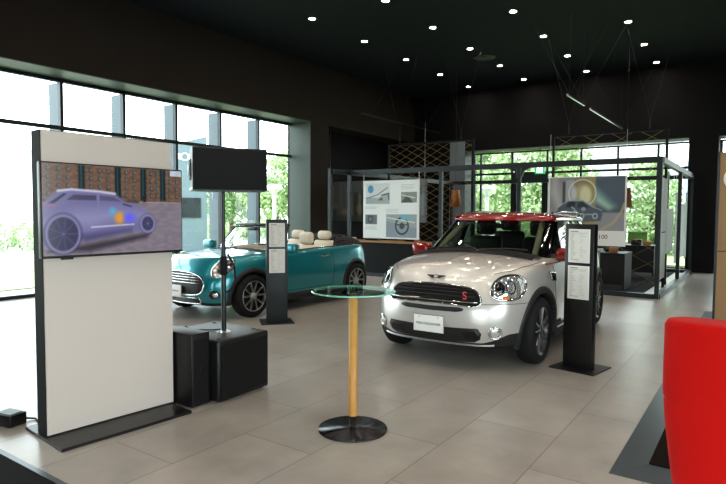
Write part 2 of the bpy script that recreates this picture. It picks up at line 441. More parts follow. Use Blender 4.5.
for i, (x, y, L, lab) in enumerate([(-24.5, 10.5, 5, 'clipped hedge across the street, seen left of the white screen wall'), (-25.5, 24.0, 3.2, 'low bush below the trees outside the left windows')]):
    hb = [(random.uniform(-.3, .3), -L+j*L/6, .5, .62) for j in range(13)]
    o = foliage(hb, 5000, .09, 11+i).build('hedge', M['leaf2'], fixn=False); o.location = (x, y, 0); tag(o, lab, 'hedge')
def street_lamp(loc, lab):
    r = root('street_lamp', loc, label=lab, cat='lamp post')
    MB().tube([(0, 0, -.1), (0, 0, 2.25)], .07).build('pole', M['bwhite'], r)
    MB().lathe([(0, 2.62), (.26, 2.58), (.34, 2.46), (.30, 2.42), (.12, 2.3), (.09, 2.2), (0, 2.2)]).build('lamp_shade', M['bwhite'], r)
street_lamp((-15.5, 16.3, .0), 'white post lamp outside the left windows in front of the trees')
street_lamp((-8.75, 21.0, .0), 'white post lamp on the grass behind the back glazing, above the red car roof')
# pylon sign
r = root('pylon_sign', (-19.3, 15.1, -.1), math.radians(52), 'tall grey pylon sign with a white winged emblem outside, left of the loudspeaker', 'sign')
MB().prism([(-.85, 0), (.85, 0), (.85, 4.7), (-.85, 4.2)], -.15, .15, 'y').build('body', M['signgrey'], r)
def wings(mb, s, y):
    for sg in (-1, 1):
        for j in range(4):
            z = (.16-.1*j)*s; L = (1.0-.17*j)*s
            mb.prism([(sg*.26*s, z-.035*s), (sg*L, z+.0*s), (sg*L, z+.045*s), (sg*.26*s, z+.035*s)], y-.01, y, 'y')
    an = [2*PI*i/24 for i in range(24)]
    mb.quad_strip([(.27*s*math.cos(a), y-.012, .27*s*math.sin(a)) for a in an], [(.19*s*math.cos(a), y-.012, .19*s*math.sin(a)) for a in an], True)
    return mb
wings(MB(), .62, 0).build('emblem', M['white'], r, loc=(.0, -.17, 3.85))
MB().box(-.5, .6, -.19, -.15, 1.4, 2.2).build('sign_board', M['frame'], r)
# buildings across the street
def building(loc, rz, W, D, Hh, m, label, rows=2, pitched=False, name='office_building', wm=None):
    r = root(name, loc, rz, label, 'building')
    b = MB(); b.box(-W/2, W/2, 0, D, 0, Hh); b.build('wall', m, r)
    if pitched: MB().prism([(-W/2-.4, Hh), (W/2+.4, Hh), (W/2+.4, Hh+.3), (-W/2+2.5, Hh+2.6), (-W/2-.4, Hh+.3)], -.4, D, 'y').build('roof', M['bblue'], r)
    else: MB().box(-W/2-.2, W/2+.2, -.2, D+.2, Hh, Hh+.3).build('roof', M['bwhite'], r)
    n = max(2, int(W/2.2))
    for k in range(rows):
        for i in range(n):
            x = -W/2+(i+.5)*W/n; z = .9+k*2.9
            if z+1.3 < Hh: MB().box(x-.6, x+.6, -.05, .02, z, z+1.3).build('window', wm or M['bblue'], r)
    return r
building((-47, 17, -.1), math.radians(62), 26, 8, 5.0, M['bwhite'], 'pale building with a blue-grey pitched roof across the street', 1, True)
building((-50, 33, -.1), math.radians(62), 16, 8, 3.6, M['bwhite'], 'low white building far behind the street lamp', 1)
r = building((-9.5, 44, -.1), 0, 8, 8, 7.4, M['bwhite'], 'white building with brick-red piers beyond the back glazing', 2)
for x in (-3.1,): MB().box(x-.45, x+.45, -.3, 0, 0, 7.2).build('brick_pier', M['brick'], r)
building((1.0, 50, -.1), 0, 12, 8, 5.6, M['bblue'], 'pale blue building beyond the back glazing, behind the booth beams', 2, wm=M['bwhite'])

# ------------------------------------------------------------------ display wall with television
PA = math.radians(84.6)
dw = root('display_wall', (-3.89, 1.90, 0), PA, 'tall white freestanding display wall with black edges holding the television', 'display stand')
# local x runs along the face, local -y points to the viewer side
MB().box(0.004, .944, .0, .012, .03, 2.07).build('front_panel', M['panel'], dw)
MB().box(0, .948, .012, .155, .02, 2.075).build('core', M['panel_side'], dw)
MB().box(-.02, .93, -.275, .32, .0, .022).build('base_plate', M['black'], dw)
tv = root('television', (-3.89, 1.90, 0), PA, 'large flat television on the white display wall showing a purple concept car', 'television')
TX0, TX1, TZ0, TZ1 = -.035, .995, 1.228, 1.862
b = MB(); b.bbox(TX0, TX1, -.075, -.02, TZ0, TZ1, .006); b.build('housing', M['black'], tv)
MB().box(.3, .72, -.02, -.001, 1.35, 1.75).build('wall_mount', M['black_matt'], tv)
MB().box(.10, .17, -.06, -.03, TZ0-.014, TZ0+.001).build('foot_stub', M['black'], tv)
MB().box(.93, .98, -.06, -.03, TZ0-.014, TZ0+.001).build('foot_stub', M['black'], tv)
A = 1.68; im = Img(250, 150, A, '8f8790')
im.rect(0, .60, A, 1, '6f5443'); im.noise(.18, 60, 60)
for i in range(30): im.rect(0, .61+i*.013, A, .613+i*.013, '8a6a52', al=.25)
for x in (.38, .80, 1.12, 1.38): im.rect(x, .62, x+.075, 1, '10252c', .01); im.rect(x+.03, .62, x+.037, 1, '5f8e96', .01, .6)
for x in (.04, .15, .25, .50, .60, .70, .92, 1.02, 1.24, 1.32, 1.50, 1.59):
    for y in (.65, .74, .83, .92): im.rect(x, y, x+.032, y+.045, '2f3a44', .006); im.rect(x+.014, y+.012, x+.032, y+.04, '93a4ac', .006, .6)
im.rect(0, .58, A, .615, '4a3b38', .01, .8); im.rect(1.1, .585, A, .605, 'b9a7a6', .01, .8)
im.rect(1.52, .93, A, 1, 'c6d2e2'); im.rect(1.15, .60, 1.19, .67, '1d1d22', .01)
im.poly([(0, 0), (A, 0), (A, .58), (1.1, .58), (0, .56)], '857c88', .02)
im.noise(.08, 30, 50)
for i in range(14): im.line([(0, .02+i*.035), (A, .10+i*.035)], .002, '8b7d86', .01, .35)
im.poly([(.05, .05), (1.25, .23), (1.2, .17), (.5, .03)], '2b2430', .05, .8)
im.poly([(0, .10), (0, .55), (.03, .60), (.14, .70), (.28, .725), (.62, .71), (.80, .69), (.93, .60), (1.08, .56), (1.22, .48), (1.28, .40), (1.28, .31), (1.2, .24), (1.0, .245), (.5, .165), (.3, .13)], '7673a2', .03)
im.poly([(.02, .36), (.35, .5), (.8, .52), (1.15, .48), (1.2, .42), (.8, .38), (.5, .3)], '9a9bc8', .14, .7)
im.poly([(.35, .22), (1.0, .29), (1.0, .25), (.45, .14)], '4a4770', .06, .8)
im.line([(.16, .705), (.3, .725), (.62, .71), (.80, .69)], .012, 'd9d9f2', .015)
im.poly([(.06, .57), (.22, .68), (.25, .675), (.12, .57)], '33304c', .01); im.poly([(.25, .61), (.33, .67), (.58, .665), (.58, .61)], '4c4566', .01)
im.poly([(.62, .61), (.62, .665), (.78, .655), (.88, .60)], '5a5578', .01); im.line([(.6, .3), (.6, .7)], .006, '8c89ba', .01, .7)
im.line([(0, .545), (.14, .55)], .004, 'd25a6a', .01)
im.line([(.52, .305), (1.03, .335)], .006, 'e4e4fa', .008); im.line([(.9, .57), (1.0, .545)], .006, '22203a', .01)
im.ell(.85, .41, .055, .065, 'e8a23c', .05); im.ell(.98, .41, .065, .055, '6a66ff', .06); im.ell(.77, .49, .035, .035, '58b8e0', .05)
for cx, cy, rr in ((.21, .235, .19), (1.21, .34, .095)):
    im.ell(cx, cy, rr*1.05, rr*1.18, '3b385a', .04); im.ell(cx, cy, rr*.92, rr*1.05, '9c9acb', .02, ring=.010)
    for j in range(9):
        a = j*2*PI/9; im.line([(cx, cy), (cx+rr*.8*math.cos(a), cy+rr*.95*math.sin(a))], .004, '6c6998', .015, .55)
im.mesh('screen', TX1-TX0-.018, TZ1-TZ0-.026, M['screen'], tv, ((TX0+TX1)/2, -.0765, (TZ0+TZ1)/2+.003))

# ------------------------------------------------------------------ loudspeaker, its pole and the boxes
sb = root('subwoofer', (-3.52, 3.055, 0), 0, 'big black subwoofer box carrying the loudspeaker pole', 'speaker')
MB().bbox(-.70, 0, 0, .575, .012, .51, .022, 3).build('cabinet', M['speaker'], sb)
g = MB(); g.box(.001, .008, .03, .545, .05, .47); g.build('grille', M['black_matt'], sb)
for x, y in ((-.06, .06), (-.06, .50), (-.13, .52), (-.62, .06), (-.62, .50)):
    MB().lathe([(0, .514), (.016, .514), (.018, .509)], (x, y, 0), n=16).build('foot_recess', M['rubber'], sb)
MB().lathe([(0, .52), (.05, .52), (.062, .511)], (-.257, .291, 0), n=24).build('pole_socket', M['alu'], sb)
bx_ = root('subwoofer', (-3.60, 2.862, 0), 0, 'slimmer black box between the white display wall and the big subwoofer', 'speaker')
MB().bbox(-.62, 0, .0, .178, .012, .585, .006, 2).build('cabinet', M['speaker'], bx_)
MB().box(.0005, .003, .02, .16, .03, .54).build('grille', M['black_matt'], bx_)
MB().box(.003, .006, .07, .09, .27, .33).build('latch', M['black'], bx_)
pl = root('speaker_pole', (-3.777, 3.346, .52), 0, 'black speaker pole standing on the big subwoofer', 'stand')
MB().tube([(0, 0, 0), (0, 0, .72)], .021, n=16).build('lower_tube', M['black'], pl)
MB().tube([(0, 0, .70), (0, 0, 1.2)], .016, n=16).build('upper_tube', M['black'], pl)
MB().lathe([(.0, .48), (.03, .48), (.032, .5), (.032, .60), (.026, .64), (.0, .64)], n=20).build('clamp', M['panel_side'], pl)
k_ = MB(); k_.tube([(.02, .01, .56), (.065, .045, .57)], .009); k_.lathe([(0, .0), (.022, .0), (.024, .012), (.022, .03), (0, .03)], (.06, .045, .555), n=14); k_.build('knob', M['black'], pl)
MB().tube([(.03, .02, .66), (.07, .06, .55), (.075, .065, .42), (.05, .04, .36), (.024, .01, .33)], .009).build('cable_loop', M['rubber'], pl)
spa = math.radians(56)
sp = root('loudspeaker', (-3.725, 3.352, 0), spa, 'black loudspeaker mounted sideways on top of the pole', 'speaker')
c = MB(); c.prism([(-.30, -.17), (.30, -.17), (.30, .10), (.17, .22), (-.17, .22), (-.30, .10)], 1.713, 2.062); c.build('cabinet', M['speaker'], sp)
MB().bbox(-.296, .296, -.182, -.168, 1.722, 2.053, .005).build('front_grille', M['black_matt'], sp)
h_ = MB(); h_.box(-.306, -.300, -.05, .06, 1.80, 1.97); h_.build('handle_recess', M['rubber'], sp)
MB().tube([(-.305, -.03, 1.82), (-.318, -.03, 1.84), (-.318, -.03, 1.93), (-.305, -.03, 1.95)], .009).build('handle', M['alu'], sp)
MB().box(-.305, -.30, -.15, .09, 1.722, 1.735).build('side_trim', M['alu'], sp)
tag(MB().tube([(-3.80, 3.33, .53), (-3.88, 3.30, .519), (-4.0, 3.22, .519), (-4.12, 3.24, .518), (-4.2, 3.28, .518), (-4.25, 3.25, .45), (-4.27, 3.2, .012), (-4.45, 3.1, .012)], .006).build('speaker_cable', M['rubber']), 'thin black cable curling over the big subwoofer top', 'cable')

# ------------------------------------------------------------------ glass table
gt = root('standing_table', (-2.345, 3.262, 0), 0, 'round glass standing table with a wooden column and a dark disc foot', 'table')
t = MB(); t.lathe([(0, .982), (.292, .982)], n=96); t.lathe([(.292, .994), (0, .994)], n=96); t.build('glass_top', M['tglass'], gt)
MB().lathe([(.292, .982), (.297, .985), (.297, .991), (.292, .994)], n=96).build('glass_edge', M['tglass_edge'], gt)
MB().lathe([(0, .012), (.245, .010), (.247, .006), (.247, 0), (0, 0)][::-1], n=72).build('base', M['spun'], gt)
MB().lathe([(.0315, .10), (.0315, .945), (0, .945)], n=32).build('column', M['wood'], gt)
MB().lathe([(0, .012), (.024, .012), (.024, .10), (.031, .104), (0, .104)], n=28).build('chrome_neck', M['chrome'], gt)
MB().lathe([(0, .945), (.026, .945), (.026, .962), (.038, .966), (.038, .981), (0, .981)], n=28).build('chrome_collar', M['chrome'], gt)

# ------------------------------------------------------------------ totems
def sheet(w, h, seed, name, parent, loc):
    im = Img(60, int(60*h/w), w/h, 'd9d9d3'); rs = np.random.RandomState(seed)
    im.rect(.05, .94, w/h*.45, .965, '5a5a5a', .004, .8); im.rect(.05, .90, w/h-.05, .905, '444444', .004, .8)
    for i in range(16):
        y = .85-i*.05; im.rect(.05, y, .05+rs.uniform(.06, .18), y+.014, '8a8a88', .004, .7)
        if rs.rand() > .3: im.rect(w/h*.55, y, w/h*.55+rs.uniform(.05, .22), y+.012, '9a9a98', .004, .6)
    im.rect(.05, .06, w/h*.5, .075, '555555', .004, .7)
    return im.mesh(name, w, h, M['print'], parent, loc)
def totem(loc, rz, label, seed, m):
    r = root('spec_totem', loc, rz, label, 'information stand')
    MB().bbox(-.145, .145, -.045, .045, .01, 1.44, .004).build('column', m, r)
    MB().box(-.225, .225, -.17, .25, 0, .012).build('base_plate', M['black'], r)
    for z, s_ in ((1.225, 0), (.865, 5)):
        q = MB().bbox(-.108, .108, -.051, -.045, z-.165, z+.165, .002).build('sheet_holder', M['white'], r)
        sheet(.20, .315, seed+s_, 'data_sheet', q, (0, -.0525, z))
    return r
totem((-1.455, 5.87, 0), math.radians(-10), 'dark slim totem with two white data sheets beside the silver car', 3, M['black'])
totem((-5.53, 5.86, 0), math.radians(50), 'dark slim totem with two white data sheets in front of the teal car', 9, mat('totem_slate', '1a2326', .45))

# ------------------------------------------------------------------ cars
def catmull(keys, n):
    """keys: (m,d) -> (n,d) smooth"""
    K = np.array(keys, float); m = len(K); out = []
    P = np.vstack([2*K[0]-K[1], K, 2*K[-1]-K[-2]])
    for u in np.linspace(0, m-1, n):
        i = min(int(u), m-2); t = u-i; a, b, c, d = P[i:i+4]
        out.append(.5*((2*b)+(-a+c)*t+(2*a-5*b+4*c-d)*t*t+(-a+3*b-3*c+d)*t**3))
    return np.array(out)
def plan(W, F, R, n, bow, T):
    """closed plan outline resampled by arc length, starting at nose centre, CCW over +y"""
    a = np.linspace(0, 2*PI, 3000, endpoint=False)
    ca, sa = np.cos(a), np.sin(a); e = 2/n
    x = np.where(ca > 0, F, -R)*np.abs(ca)**e*1.0; x = np.where(ca > 0, x, -np.abs(x)); y = W*np.sign(sa)*np.abs(sa)**e
    x = np.where(ca > 0, x-bow*(y/max(W, 1e-6))**2*(x/F), x+bow*.5*(y/max(W, 1e-6))**2*(-x/-R))
    p = np.stack([x, y], 1); p = np.vstack([p, p[:1]])
    d = np.concatenate([[0], np.cumsum(np.hypot(*np.diff(p, axis=0).T))]); L = d[-1]
    t = np.linspace(0, L, T, endpoint=False)
    return np.stack([np.interp(t, d, p[:, 0]), np.interp(t, d, p[:, 1])], 1)
ZX = np.array([-2.2, -1.2, -.2, .6, 1.1, 1.6, 2.2])
def ring_body(keys, K, T):
    """keys rows: W,F,R,n,bow,z@7 stations -> grid (K,T,3)"""
    g = catmull(keys, K); out = np.zeros((K, T, 3))
    xs = np.linspace(-2.3, 2.3, 93)
    for k, r in enumerate(g):
        W, F, R, n, bow = r[:5]; W = max(W, .001); p = plan(W, F, R, max(2, n), bow, T)
        z = np.interp(p[:, 0], ZX, r[5:12])
        # smooth the piecewise-linear z profile
        zz = np.interp(xs, ZX, r[5:12]); ker = np.ones(13)/13; zs = np.convolve(np.pad(zz, 6, 'edge'), ker, 'valid')
        out[k, :, 0] = p[:, 0]; out[k, :, 1] = p[:, 1]; out[k, :, 2] = np.interp(p[:, 0], xs, zs)
    return out
class Car:
    def __init__(s, g, xf, xr, arch_r, wheel_r, track):
        s.g = g; s.K, s.T = g.shape[:2]; s.xf, s.xr, s.ar, s.wr, s.track = xf, xr, arch_r, wheel_r, track
        vs = g.reshape(-1, 3).tolist(); T = s.T
        fs = [(k*T+i, k*T+(i+1) % T, (k+1)*T+(i+1) % T, (k+1)*T+i) for k in range(s.K-1) for i in range(T)]
        s.bvh = BVHTree.FromPolygons([Vector(v) for v in vs], fs)
    def hit(s, u, v, az, off=0.):
        """u horizontal (to the left seen from outside along az... ), v=z, az azimuth of outward direction"""
        d = Vector((math.cos(az), math.sin(az), 0)); e = Vector((-math.sin(az), math.cos(az), 0))
        o = e*u+Vector((0, 0, v))+d*6
        loc, nor, i, dist = s.bvh.ray_cast(o, -d)
        if loc is None: return None
        return loc+d*off
    def top(s, x, y, off=0.):
        loc, nor, i, dist = s.bvh.ray_cast(Vector((x, y, 4)), Vector((0, 0, -1)))
        return None if loc is None else loc+Vector((0, 0, off))
    def patch(s, P, az, off=.004, bulge=0., L=6, skirt=.03, dens=8):
        """star-shaped outline projected on the body"""
        Q = []
        for (a, b) in zip(P, P[1:]+P[:1]):
            for j in range(dens): t = j/dens; Q.append((a[0]*(1-t)+b[0]*t, a[1]*(1-t)+b[1]*t))
        c = (sum(q[0] for q in Q)/len(Q), sum(q[1] for q in Q)/len(Q)); n = len(Q); vs = []; last = None
        for l in range(L+1):
            f = l/L
            for q in Q:
                u = c[0]+(q[0]-c[0])*f; v = c[1]+(q[1]-c[1])*f
                h = s.hit(u, v, az, off+bulge*(1-f*f)) or last; last = h; vs.append(h)
        d = Vector((math.cos(az), math.sin(az), 0))
        vs += [v-d*(skirt+off) for v in vs[-n:]]
        mb = MB(); mb.grid([tuple(v) for v in vs], n, L+2, True); return mb
    def outline(s, P, az, off=.004, closed=True, dens=6):
        out = []; seg = list(zip(P, P[1:]+P[:1])) if closed else list(zip(P, P[1:]))
        for a, b in seg:
            for j in range(dens):
                t = j/dens; h = s.hit(a[0]*(1-t)+b[0]*t, a[1]*(1-t)+b[1]*t, az, off)
                if h is not None: out.append(h)
        if not closed:
            h = s.hit(P[-1][0], P[-1][1], az, off)
            if h is not None: out.append(h)
        return out
    def arch(s, side, xw, zw, r1, r2, off=.014):
        """cladding band round a wheel opening"""
        az = side*PI/2; rows = []
        A_ = [math.radians(-16+j*212/48) for j in range(49)]
        for rr, oo in ((r1-.004, -.07), (r1, off*.4), (r1+.012, off), (r2-.015, off), (r2, off*.2), (r2+.002, -.02)):
            row = []
            for a in A_:
                x = xw+rr*math.cos(a); z = max(.16, zw+rr*math.sin(a))
                h = s.hit(-side*x, z, az, 0)
                if h is None: h = s.hit(-side*x, .27, az, 0)
                if h is None: h = Vector((x, side*.8, z))
                row.append((x, side*(abs(h.y)+oo), z))
            rows += row
        mb = MB(); mb.grid(rows, 49, 6); return mb
    def in_arch(s, c):
        return any((c[0]-xw)**2+(c[2]-s.wr)**2 < (s.ar+.012)**2 for xw in (s.xf, s.xr)) and abs(c[1]) > .5
def superq(cx, cz, rx, rz, n=2.6, tilt=0., m=14):
    out = []
    for j in range(m):
        a = 2*PI*j/m; x = rx*math.copysign(abs(math.cos(a))**(2/n), math.cos(a)); z = rz*math.copysign(abs(math.sin(a))**(2/n), math.sin(a))
        out.append((cx+x*math.cos(tilt)-z*math.sin(tilt), cz+x*math.sin(tilt)+z*math.cos(tilt)))
    return out
def chaikin(P, n=2):
    for _ in range(n):
        Q = []
        for a, b in zip(P, P[1:]+P[:1]): Q += [(a[0]*.75+b[0]*.25, a[1]*.75+b[1]*.25), (a[0]*.25+b[0]*.75, a[1]*.25+b[1]*.75)]
        P = Q
    return P
def wheel(car, x, side, r, style, y):
    w = root('wheel', (x, side*y, r)); w.parent = car
    W = .205; hw = W/2; rr = r*.70
    # axis y, outward = +side*y ; built outward +y and mirrored by rotation
    if side < 0: w.rotation_euler = (0, 0, PI)
    MB().lathe([(rr, -hw), (rr+.02, -hw), (r-.03, -hw+.005), (r-.006, -hw+.03), (r, -hw+.06), (r, hw-.06), (r-.006, hw-.03), (r-.03, hw-.005), (rr+.02, hw), (rr, hw-.012)], axis='y', n=56).build('tyre', M['rubber'], w)
    rm = M['alu'] if style == 'silver' else mat('dark_rim', '4a4b4e', .25, metal=.8)
    MB().lathe([(rr+.003, -hw), (rr-.02, -.02), (rr-.022, hw-.03), (rr-.006, hw-.012), (rr+.004, hw-.008)], axis='y', n=56).build('rim', mat('dark_rim', '3a3b3e', .3, metal=.8), w)
    if style == 'silver': MB().lathe([(rr-.008, hw-.012), (rr+.004, hw-.006), (rr+.006, hw-.012)], axis='y', n=56).build('rim_lip', rm, w)
    MB().lathe([(0, 0), (rr*.98, 0)], (0, -.0, 0), axis='y', n=40).build('brake_disc', mat('wheel_well', '0a0a0b', .6), w)
    sp_ = MB(); N = 5 if style != 'silver' else 5
    for j in range(N):
        for dl in (-1, 1):
            a0 = 2*PI*j/N+PI/2+dl*.10; a1 = 2*PI*j/N+PI/2+dl*(.30 if style == 'silver' else .22)
            p0 = Vector((math.cos(a0)*.045, 0, math.sin(a0)*.045)); p1 = Vector((math.cos(a1)*(rr-.012), 0, math.sin(a1)*(rr-.012)))
            t = (p1-p0).normalized(); n_ = Vector((-t.z, 0, t.x)); w0, w1 = .011, (.015 if style == 'silver' else .012)
            vs = []
            for p, ww, yy in ((p0, w0, hw-.022), (p1, w1, hw-.012)):
                for sg, dy in ((-1, -.02), (-.6, 0), (.6, 0), (1, -.02)): vs.append(tuple(p+n_*ww*sg+Vector((0, yy+dy, 0))))
            sp_.add(vs, [(0, 1, 5, 4), (1, 2, 6, 5), (2, 3, 7, 6), (0, 4, 7, 3)], False)
    sp_.build('spokes', M['alu'] if style == 'silver' else mat('spoke_grey', '6f7073', .25, metal=.9), w)
    MB().lathe([(0, hw-.008), (.028, hw-.01), (.055, hw-.018), (.06, hw-.05)], axis='y', n=24).build('hub_cap', rm, w)
    return w
def seat(car, x, y, z, m, name='seat', rec=.18, hr=.20):
    b = MB(); b.bbox(-.26, .26, -.25, .25, 0, .16, .05, 3)
    n0 = len(b.v); b.bbox(-.10, .03, -.25, .25, .1, .68, .05, 3)
    for i in range(n0, len(b.v)):
        vx, vy, vz = b.v[i]; b.v[i] = (vx-.2-(vz-.1)*rec, vy*(1-.12*(vz/.68)), vz)
    o = b.build(name, m, car, (x, y, z))
    h = MB(); h.bbox(-.065, .065, -.14, .14, .69, .70+hr, .06, 5); h.build('headrest', m, o, (-.2-.62*rec-.03, 0, 0))
    return o
def emblem(parent, loc, s, rot, m, name='emblem'):
    mb = MB(); wings(mb, s, 0); return mb.build(name, m, parent, loc, rot)

# ---------- the silver crossover
cr = root('compact_crossover', (-2.695, 7.07, 0), math.radians(-89.2), 'silver compact crossover with a red roof and red mirrors', 'car')
def Z(a, b=None, c=None, d=None, e=None, f=None, g=None):
    return [a]*7 if b is None else [a, b, c, d, e, f, g]
keys = [
    [.70, 1.78, 1.85, 5, .05, *Z(.235)],
    [.855, 1.93, 1.98, 5, .06, *Z(.245)],
    [.875, 2.01, 2.03, 5, .07, *Z(.33)],
    [.885, 2.050, 2.055, 5, .08, *Z(.45)],
    [.893, 2.055, 2.06, 5, .09, *Z(.57)],
    [.893, 2.035, 2.05, 5, .10, *Z(.67)],
    [.885, 1.995, 2.03, 5, .11, *Z(.77)],
    [.872, 1.955, 2.01, 5, .12, .90, .90, .89, .87, .86, .855, .84],
    [.855, 1.910, 1.99, 5, .13, 1.00, .99, .97, .95, .94, .925, .885],
    [.82, 1.855, 1.97, 4.6, .14, 1.06, 1.05, 1.03, 1.015, 1.00, .975, .915],
    [.70, 1.80, 1.94, 4.2, .12, 1.08, 1.075, 1.06, 1.06, 1.05, 1.01, .935],
    [.45, 1.74, 1.9, 3.5, .08, 1.09, 1.085, 1.08, 1.09, 1.085, 1.035, .95],
    [.20, 1.70, 1.86, 3, .03, 1.09, 1.09, 1.09, 1.105, 1.10, 1.045, .955],
    [.004, 1.67, 1.84, 3, 0, 1.09, 1.09, 1.09, 1.11, 1.105, 1.05, .96],
]
KG, TG = 79, 300
g = ring_body(keys, KG, TG)
XF, XRR, WR = 1.25, -1.345, .345
C = Car(g, XF, XRR, .385, WR, .78)
def build_body(C, car, paint, lower, kfrac_top, cowl, zclad, clad):
    """paint: body shell, with wheel openings and cabin opening left out"""
    K, T = C.K, C.T; mb = MB(); mb.smooth = True; G = C.g
    low = MB(); low.smooth = True; hood = MB()
    vs = [tuple(v) for v in G.reshape(-1, 3)]
    fp, fl_ = [], []; cut = {}
    def level(v):
        zc = zclad if np.isscalar(zclad) else np.interp(abs(v[1]), zclad[1], zclad[2]) if v[0] > .6 else zclad[0]
        return v[2]-zc
    lv = [level(v) for v in vs]
    def mid(a, b):
        key = (min(a, b), max(a, b))
        if key not in cut:
            t = lv[a]/(lv[a]-lv[b]); vs.append(tuple(vs[a][q]+(vs[b][q]-vs[a][q])*t for q in range(3))); lv.append(0.); cut[key] = len(vs)-1
        return cut[key]
    for k in range(K-1):
        for i in range(T):
            j = (i+1) % T; f = (k*T+i, k*T+j, (k+1)*T+j, (k+1)*T+i)
            ce = (G[k, i]+G[k, j]+G[k+1, i]+G[k+1, j])/4
            if C.in_arch(ce): continue
            if k/(K-1) > kfrac_top and ce[0] < cowl: continue
            sg = [lv[q] >= 0 for q in f]
            if all(sg): fp.append(f)
            elif not any(sg): fl_.append(f)
            else:
                A_, B_ = [], []
                for q, q2 in zip(f, f[1:]+f[:1]):
                    (A_ if lv[q] >= 0 else B_).append(q)
                    if (lv[q] >= 0) != (lv[q2] >= 0): m = mid(q, q2); A_.append(m); B_.append(m)
                if len(A_) > 2: fp.append(tuple(A_))
                if len(B_) > 2: fl_.append(tuple(B_))
    def sub(fs):
        used = sorted({i for f in fs for i in f}); mp = {u: n for n, u in enumerate(used)}
        m_ = MB(); m_.add([vs[u] for u in used], [tuple(mp[i] for i in f) for f in fs], True); return m_
    sub(fp).build('body_shell', paint, car, fixn=True)
    sub(fl_).build('lower_cladding', clad, car)
build_body(C, cr, M['silver'], None, 10/13, .98, (.345, [0, .5, .62, .72, .9], [.285, .29, .33, .385, .39]), M['clad'])
ub = MB(); ub.box(-1.80, 1.72, -.52, .52, .24, .72); ub.box(-.92, .82, -.80, .80, .22, .40); ub.build('underbody', M['black_matt'], cr)
tb = MB()
tb.box(-1.80, .90, -.79, -.76, .5, 1.0); tb.box(-1.80, .90, .76, .79, .5, 1.0); tb.box(-1.80, .90, -.76, .76, .74, .78); tb.build('cabin_lining', M['seatdark'], cr)
ds = MB(); ds.bbox(.52, .98, -.74, .74, .78, 1.065, .06, 3); ds.build('dashboard', M['seatdark'], cr)
sw = MB(); an = [2*PI*j/28 for j in range(28)]
sw.tube([(.42+.06*math.sin(a)*.4, -.36+.18*math.cos(a), 1.0+.17*math.sin(a)) for a in an], .014, True); sw.bbox(.43, .47, -.42, -.30, .95, 1.05, .015)
sw.build('steering_wheel', M['black'], cr)
for x, y in ((.05, .37), (.05, -.37)): seat(cr, x, y, .76-.20, M['seatdark'])
seat(cr, -.85, .36, .60, M['seatdark']); seat(cr, -.85, -.36, .60, M['seatdark'])
for s_ in (-1, 1):
    for x in (XF, XRR): wheel(cr, x, s_, WR, 'dark', .778)
    for nm, x in (('front', XF), ('rear', XRR)): C.arch(s_, x, WR, .385, .455).build('wheel_arch_trim', M['clad'], cr)
    # sills
    MB().bbox(-.92, .82, s_*.86-.035, s_*.86+.035, .215, .345, .02, 2).build('sill', M['clad'], cr)
    MB().tube([(-.9, s_*.90, .315), (.8, s_*.90, .315)], .010).build('sill_trim', M['skid'], cr)
# greenhouse
GK = [
    [.800, 1.02, 1.93, 5, .16, 1.03, 1.03, 1.02, 1.03, 1.045, 1.05, 1.05],
    [.770, .85, 1.90, 5, .16, 1.13, 1.13, 1.13, 1.14, 1.15, 1.15, 1.15],
    [.705, .55, 1.83, 5, .15, 1.31, 1.31, 1.31, 1.31, 1.31, 1.31, 1.31],
    [.635, .30, 1.74, 5, .14, 1.455, 1.455, 1.46, 1.455, 1.45, 1.45, 1.45],
]
GR = ring_body(GK, 22, 240)
RK = [
    [.650, .345, 1.80, 5, .14, 1.435, 1.44, 1.455, 1.445, 1.44, 1.44, 1.44],
    [.655, .350, 1.81, 5, .14, 1.455, 1.465, 1.475, 1.462, 1.46, 1.46, 1.46],
    [.635, .320, 1.78, 5, .14, 1.485, 1.50, 1.51, 1.49, 1.49, 1.49, 1.49],
    [.54, .25, 1.68, 4.5, .11, 1.51, 1.53, 1.545, 1.52, 1.51, 1.51, 1.51],
    [.32, .16, 1.5, 4, .06, 1.53, 1.55, 1.56, 1.54, 1.53, 1.53, 1.53],
    [.004, .10, 1.4, 3, 0, 1.535, 1.555, 1.565, 1.545, 1.54, 1.54, 1.54],
]
def greenhouse(car, GR, cuts, apil, gl, pil, xstop=None):
    K, T = GR.shape[:2]; vs = GR.reshape(-1, 3); parts = {}
    for k in range(K-1):
        W = GR[k, :, 1].max(); F = GR[k, :, 0].max(); R = GR[k, :, 0].min()
        for i in range(T):
            j = (i+1) % T; ce = (GR[k, i]+GR[k, j]+GR[k+1, i]+GR[k+1, j])/4; yn = abs(ce[1])/W
            side = 'l' if ce[1] > 0 else 'r'
            if xstop is not None and ce[0] < xstop: continue
            if yn < .86 and ce[0] > F-.35: key = 'windscreen'
            elif yn >= .86 and ce[0] > F-apil: key = 'front_pillar'+side
            elif yn < .86 and ce[0] < R+.35: key = 'rear_window'
            elif ce[0] < R+.16: key = 'rear_pillar'+side
            else:
                key = None
                for n_, (a, b) in enumerate(cuts):
                    if a < ce[0] < b: key = 'middle_pillar%d' % n_+side
                if key is None: key = 'side_window%d' % sum(ce[0] > a for a, b in cuts)+side
            parts.setdefault(key, []).append((k*T+i, k*T+j, (k+1)*T+j, (k+1)*T+i))
    for key, fs in parts.items():
        used = sorted({i for f in fs for i in f}); mp = {u: n for n, u in enumerate(used)}
        nm = next(n_ for n_ in ('windscreen', 'rear_window', 'side_window', 'front_pillar', 'rear_pillar', 'middle_pillar') if key.startswith(n_)); m_ = gl if 'wind' in nm else pil
        mb = MB(); mb.add([tuple(vs[u]) for u in used], [tuple(mp[i] for i in f) for f in fs], True); mb.build(nm, m_, car, fixn=False)
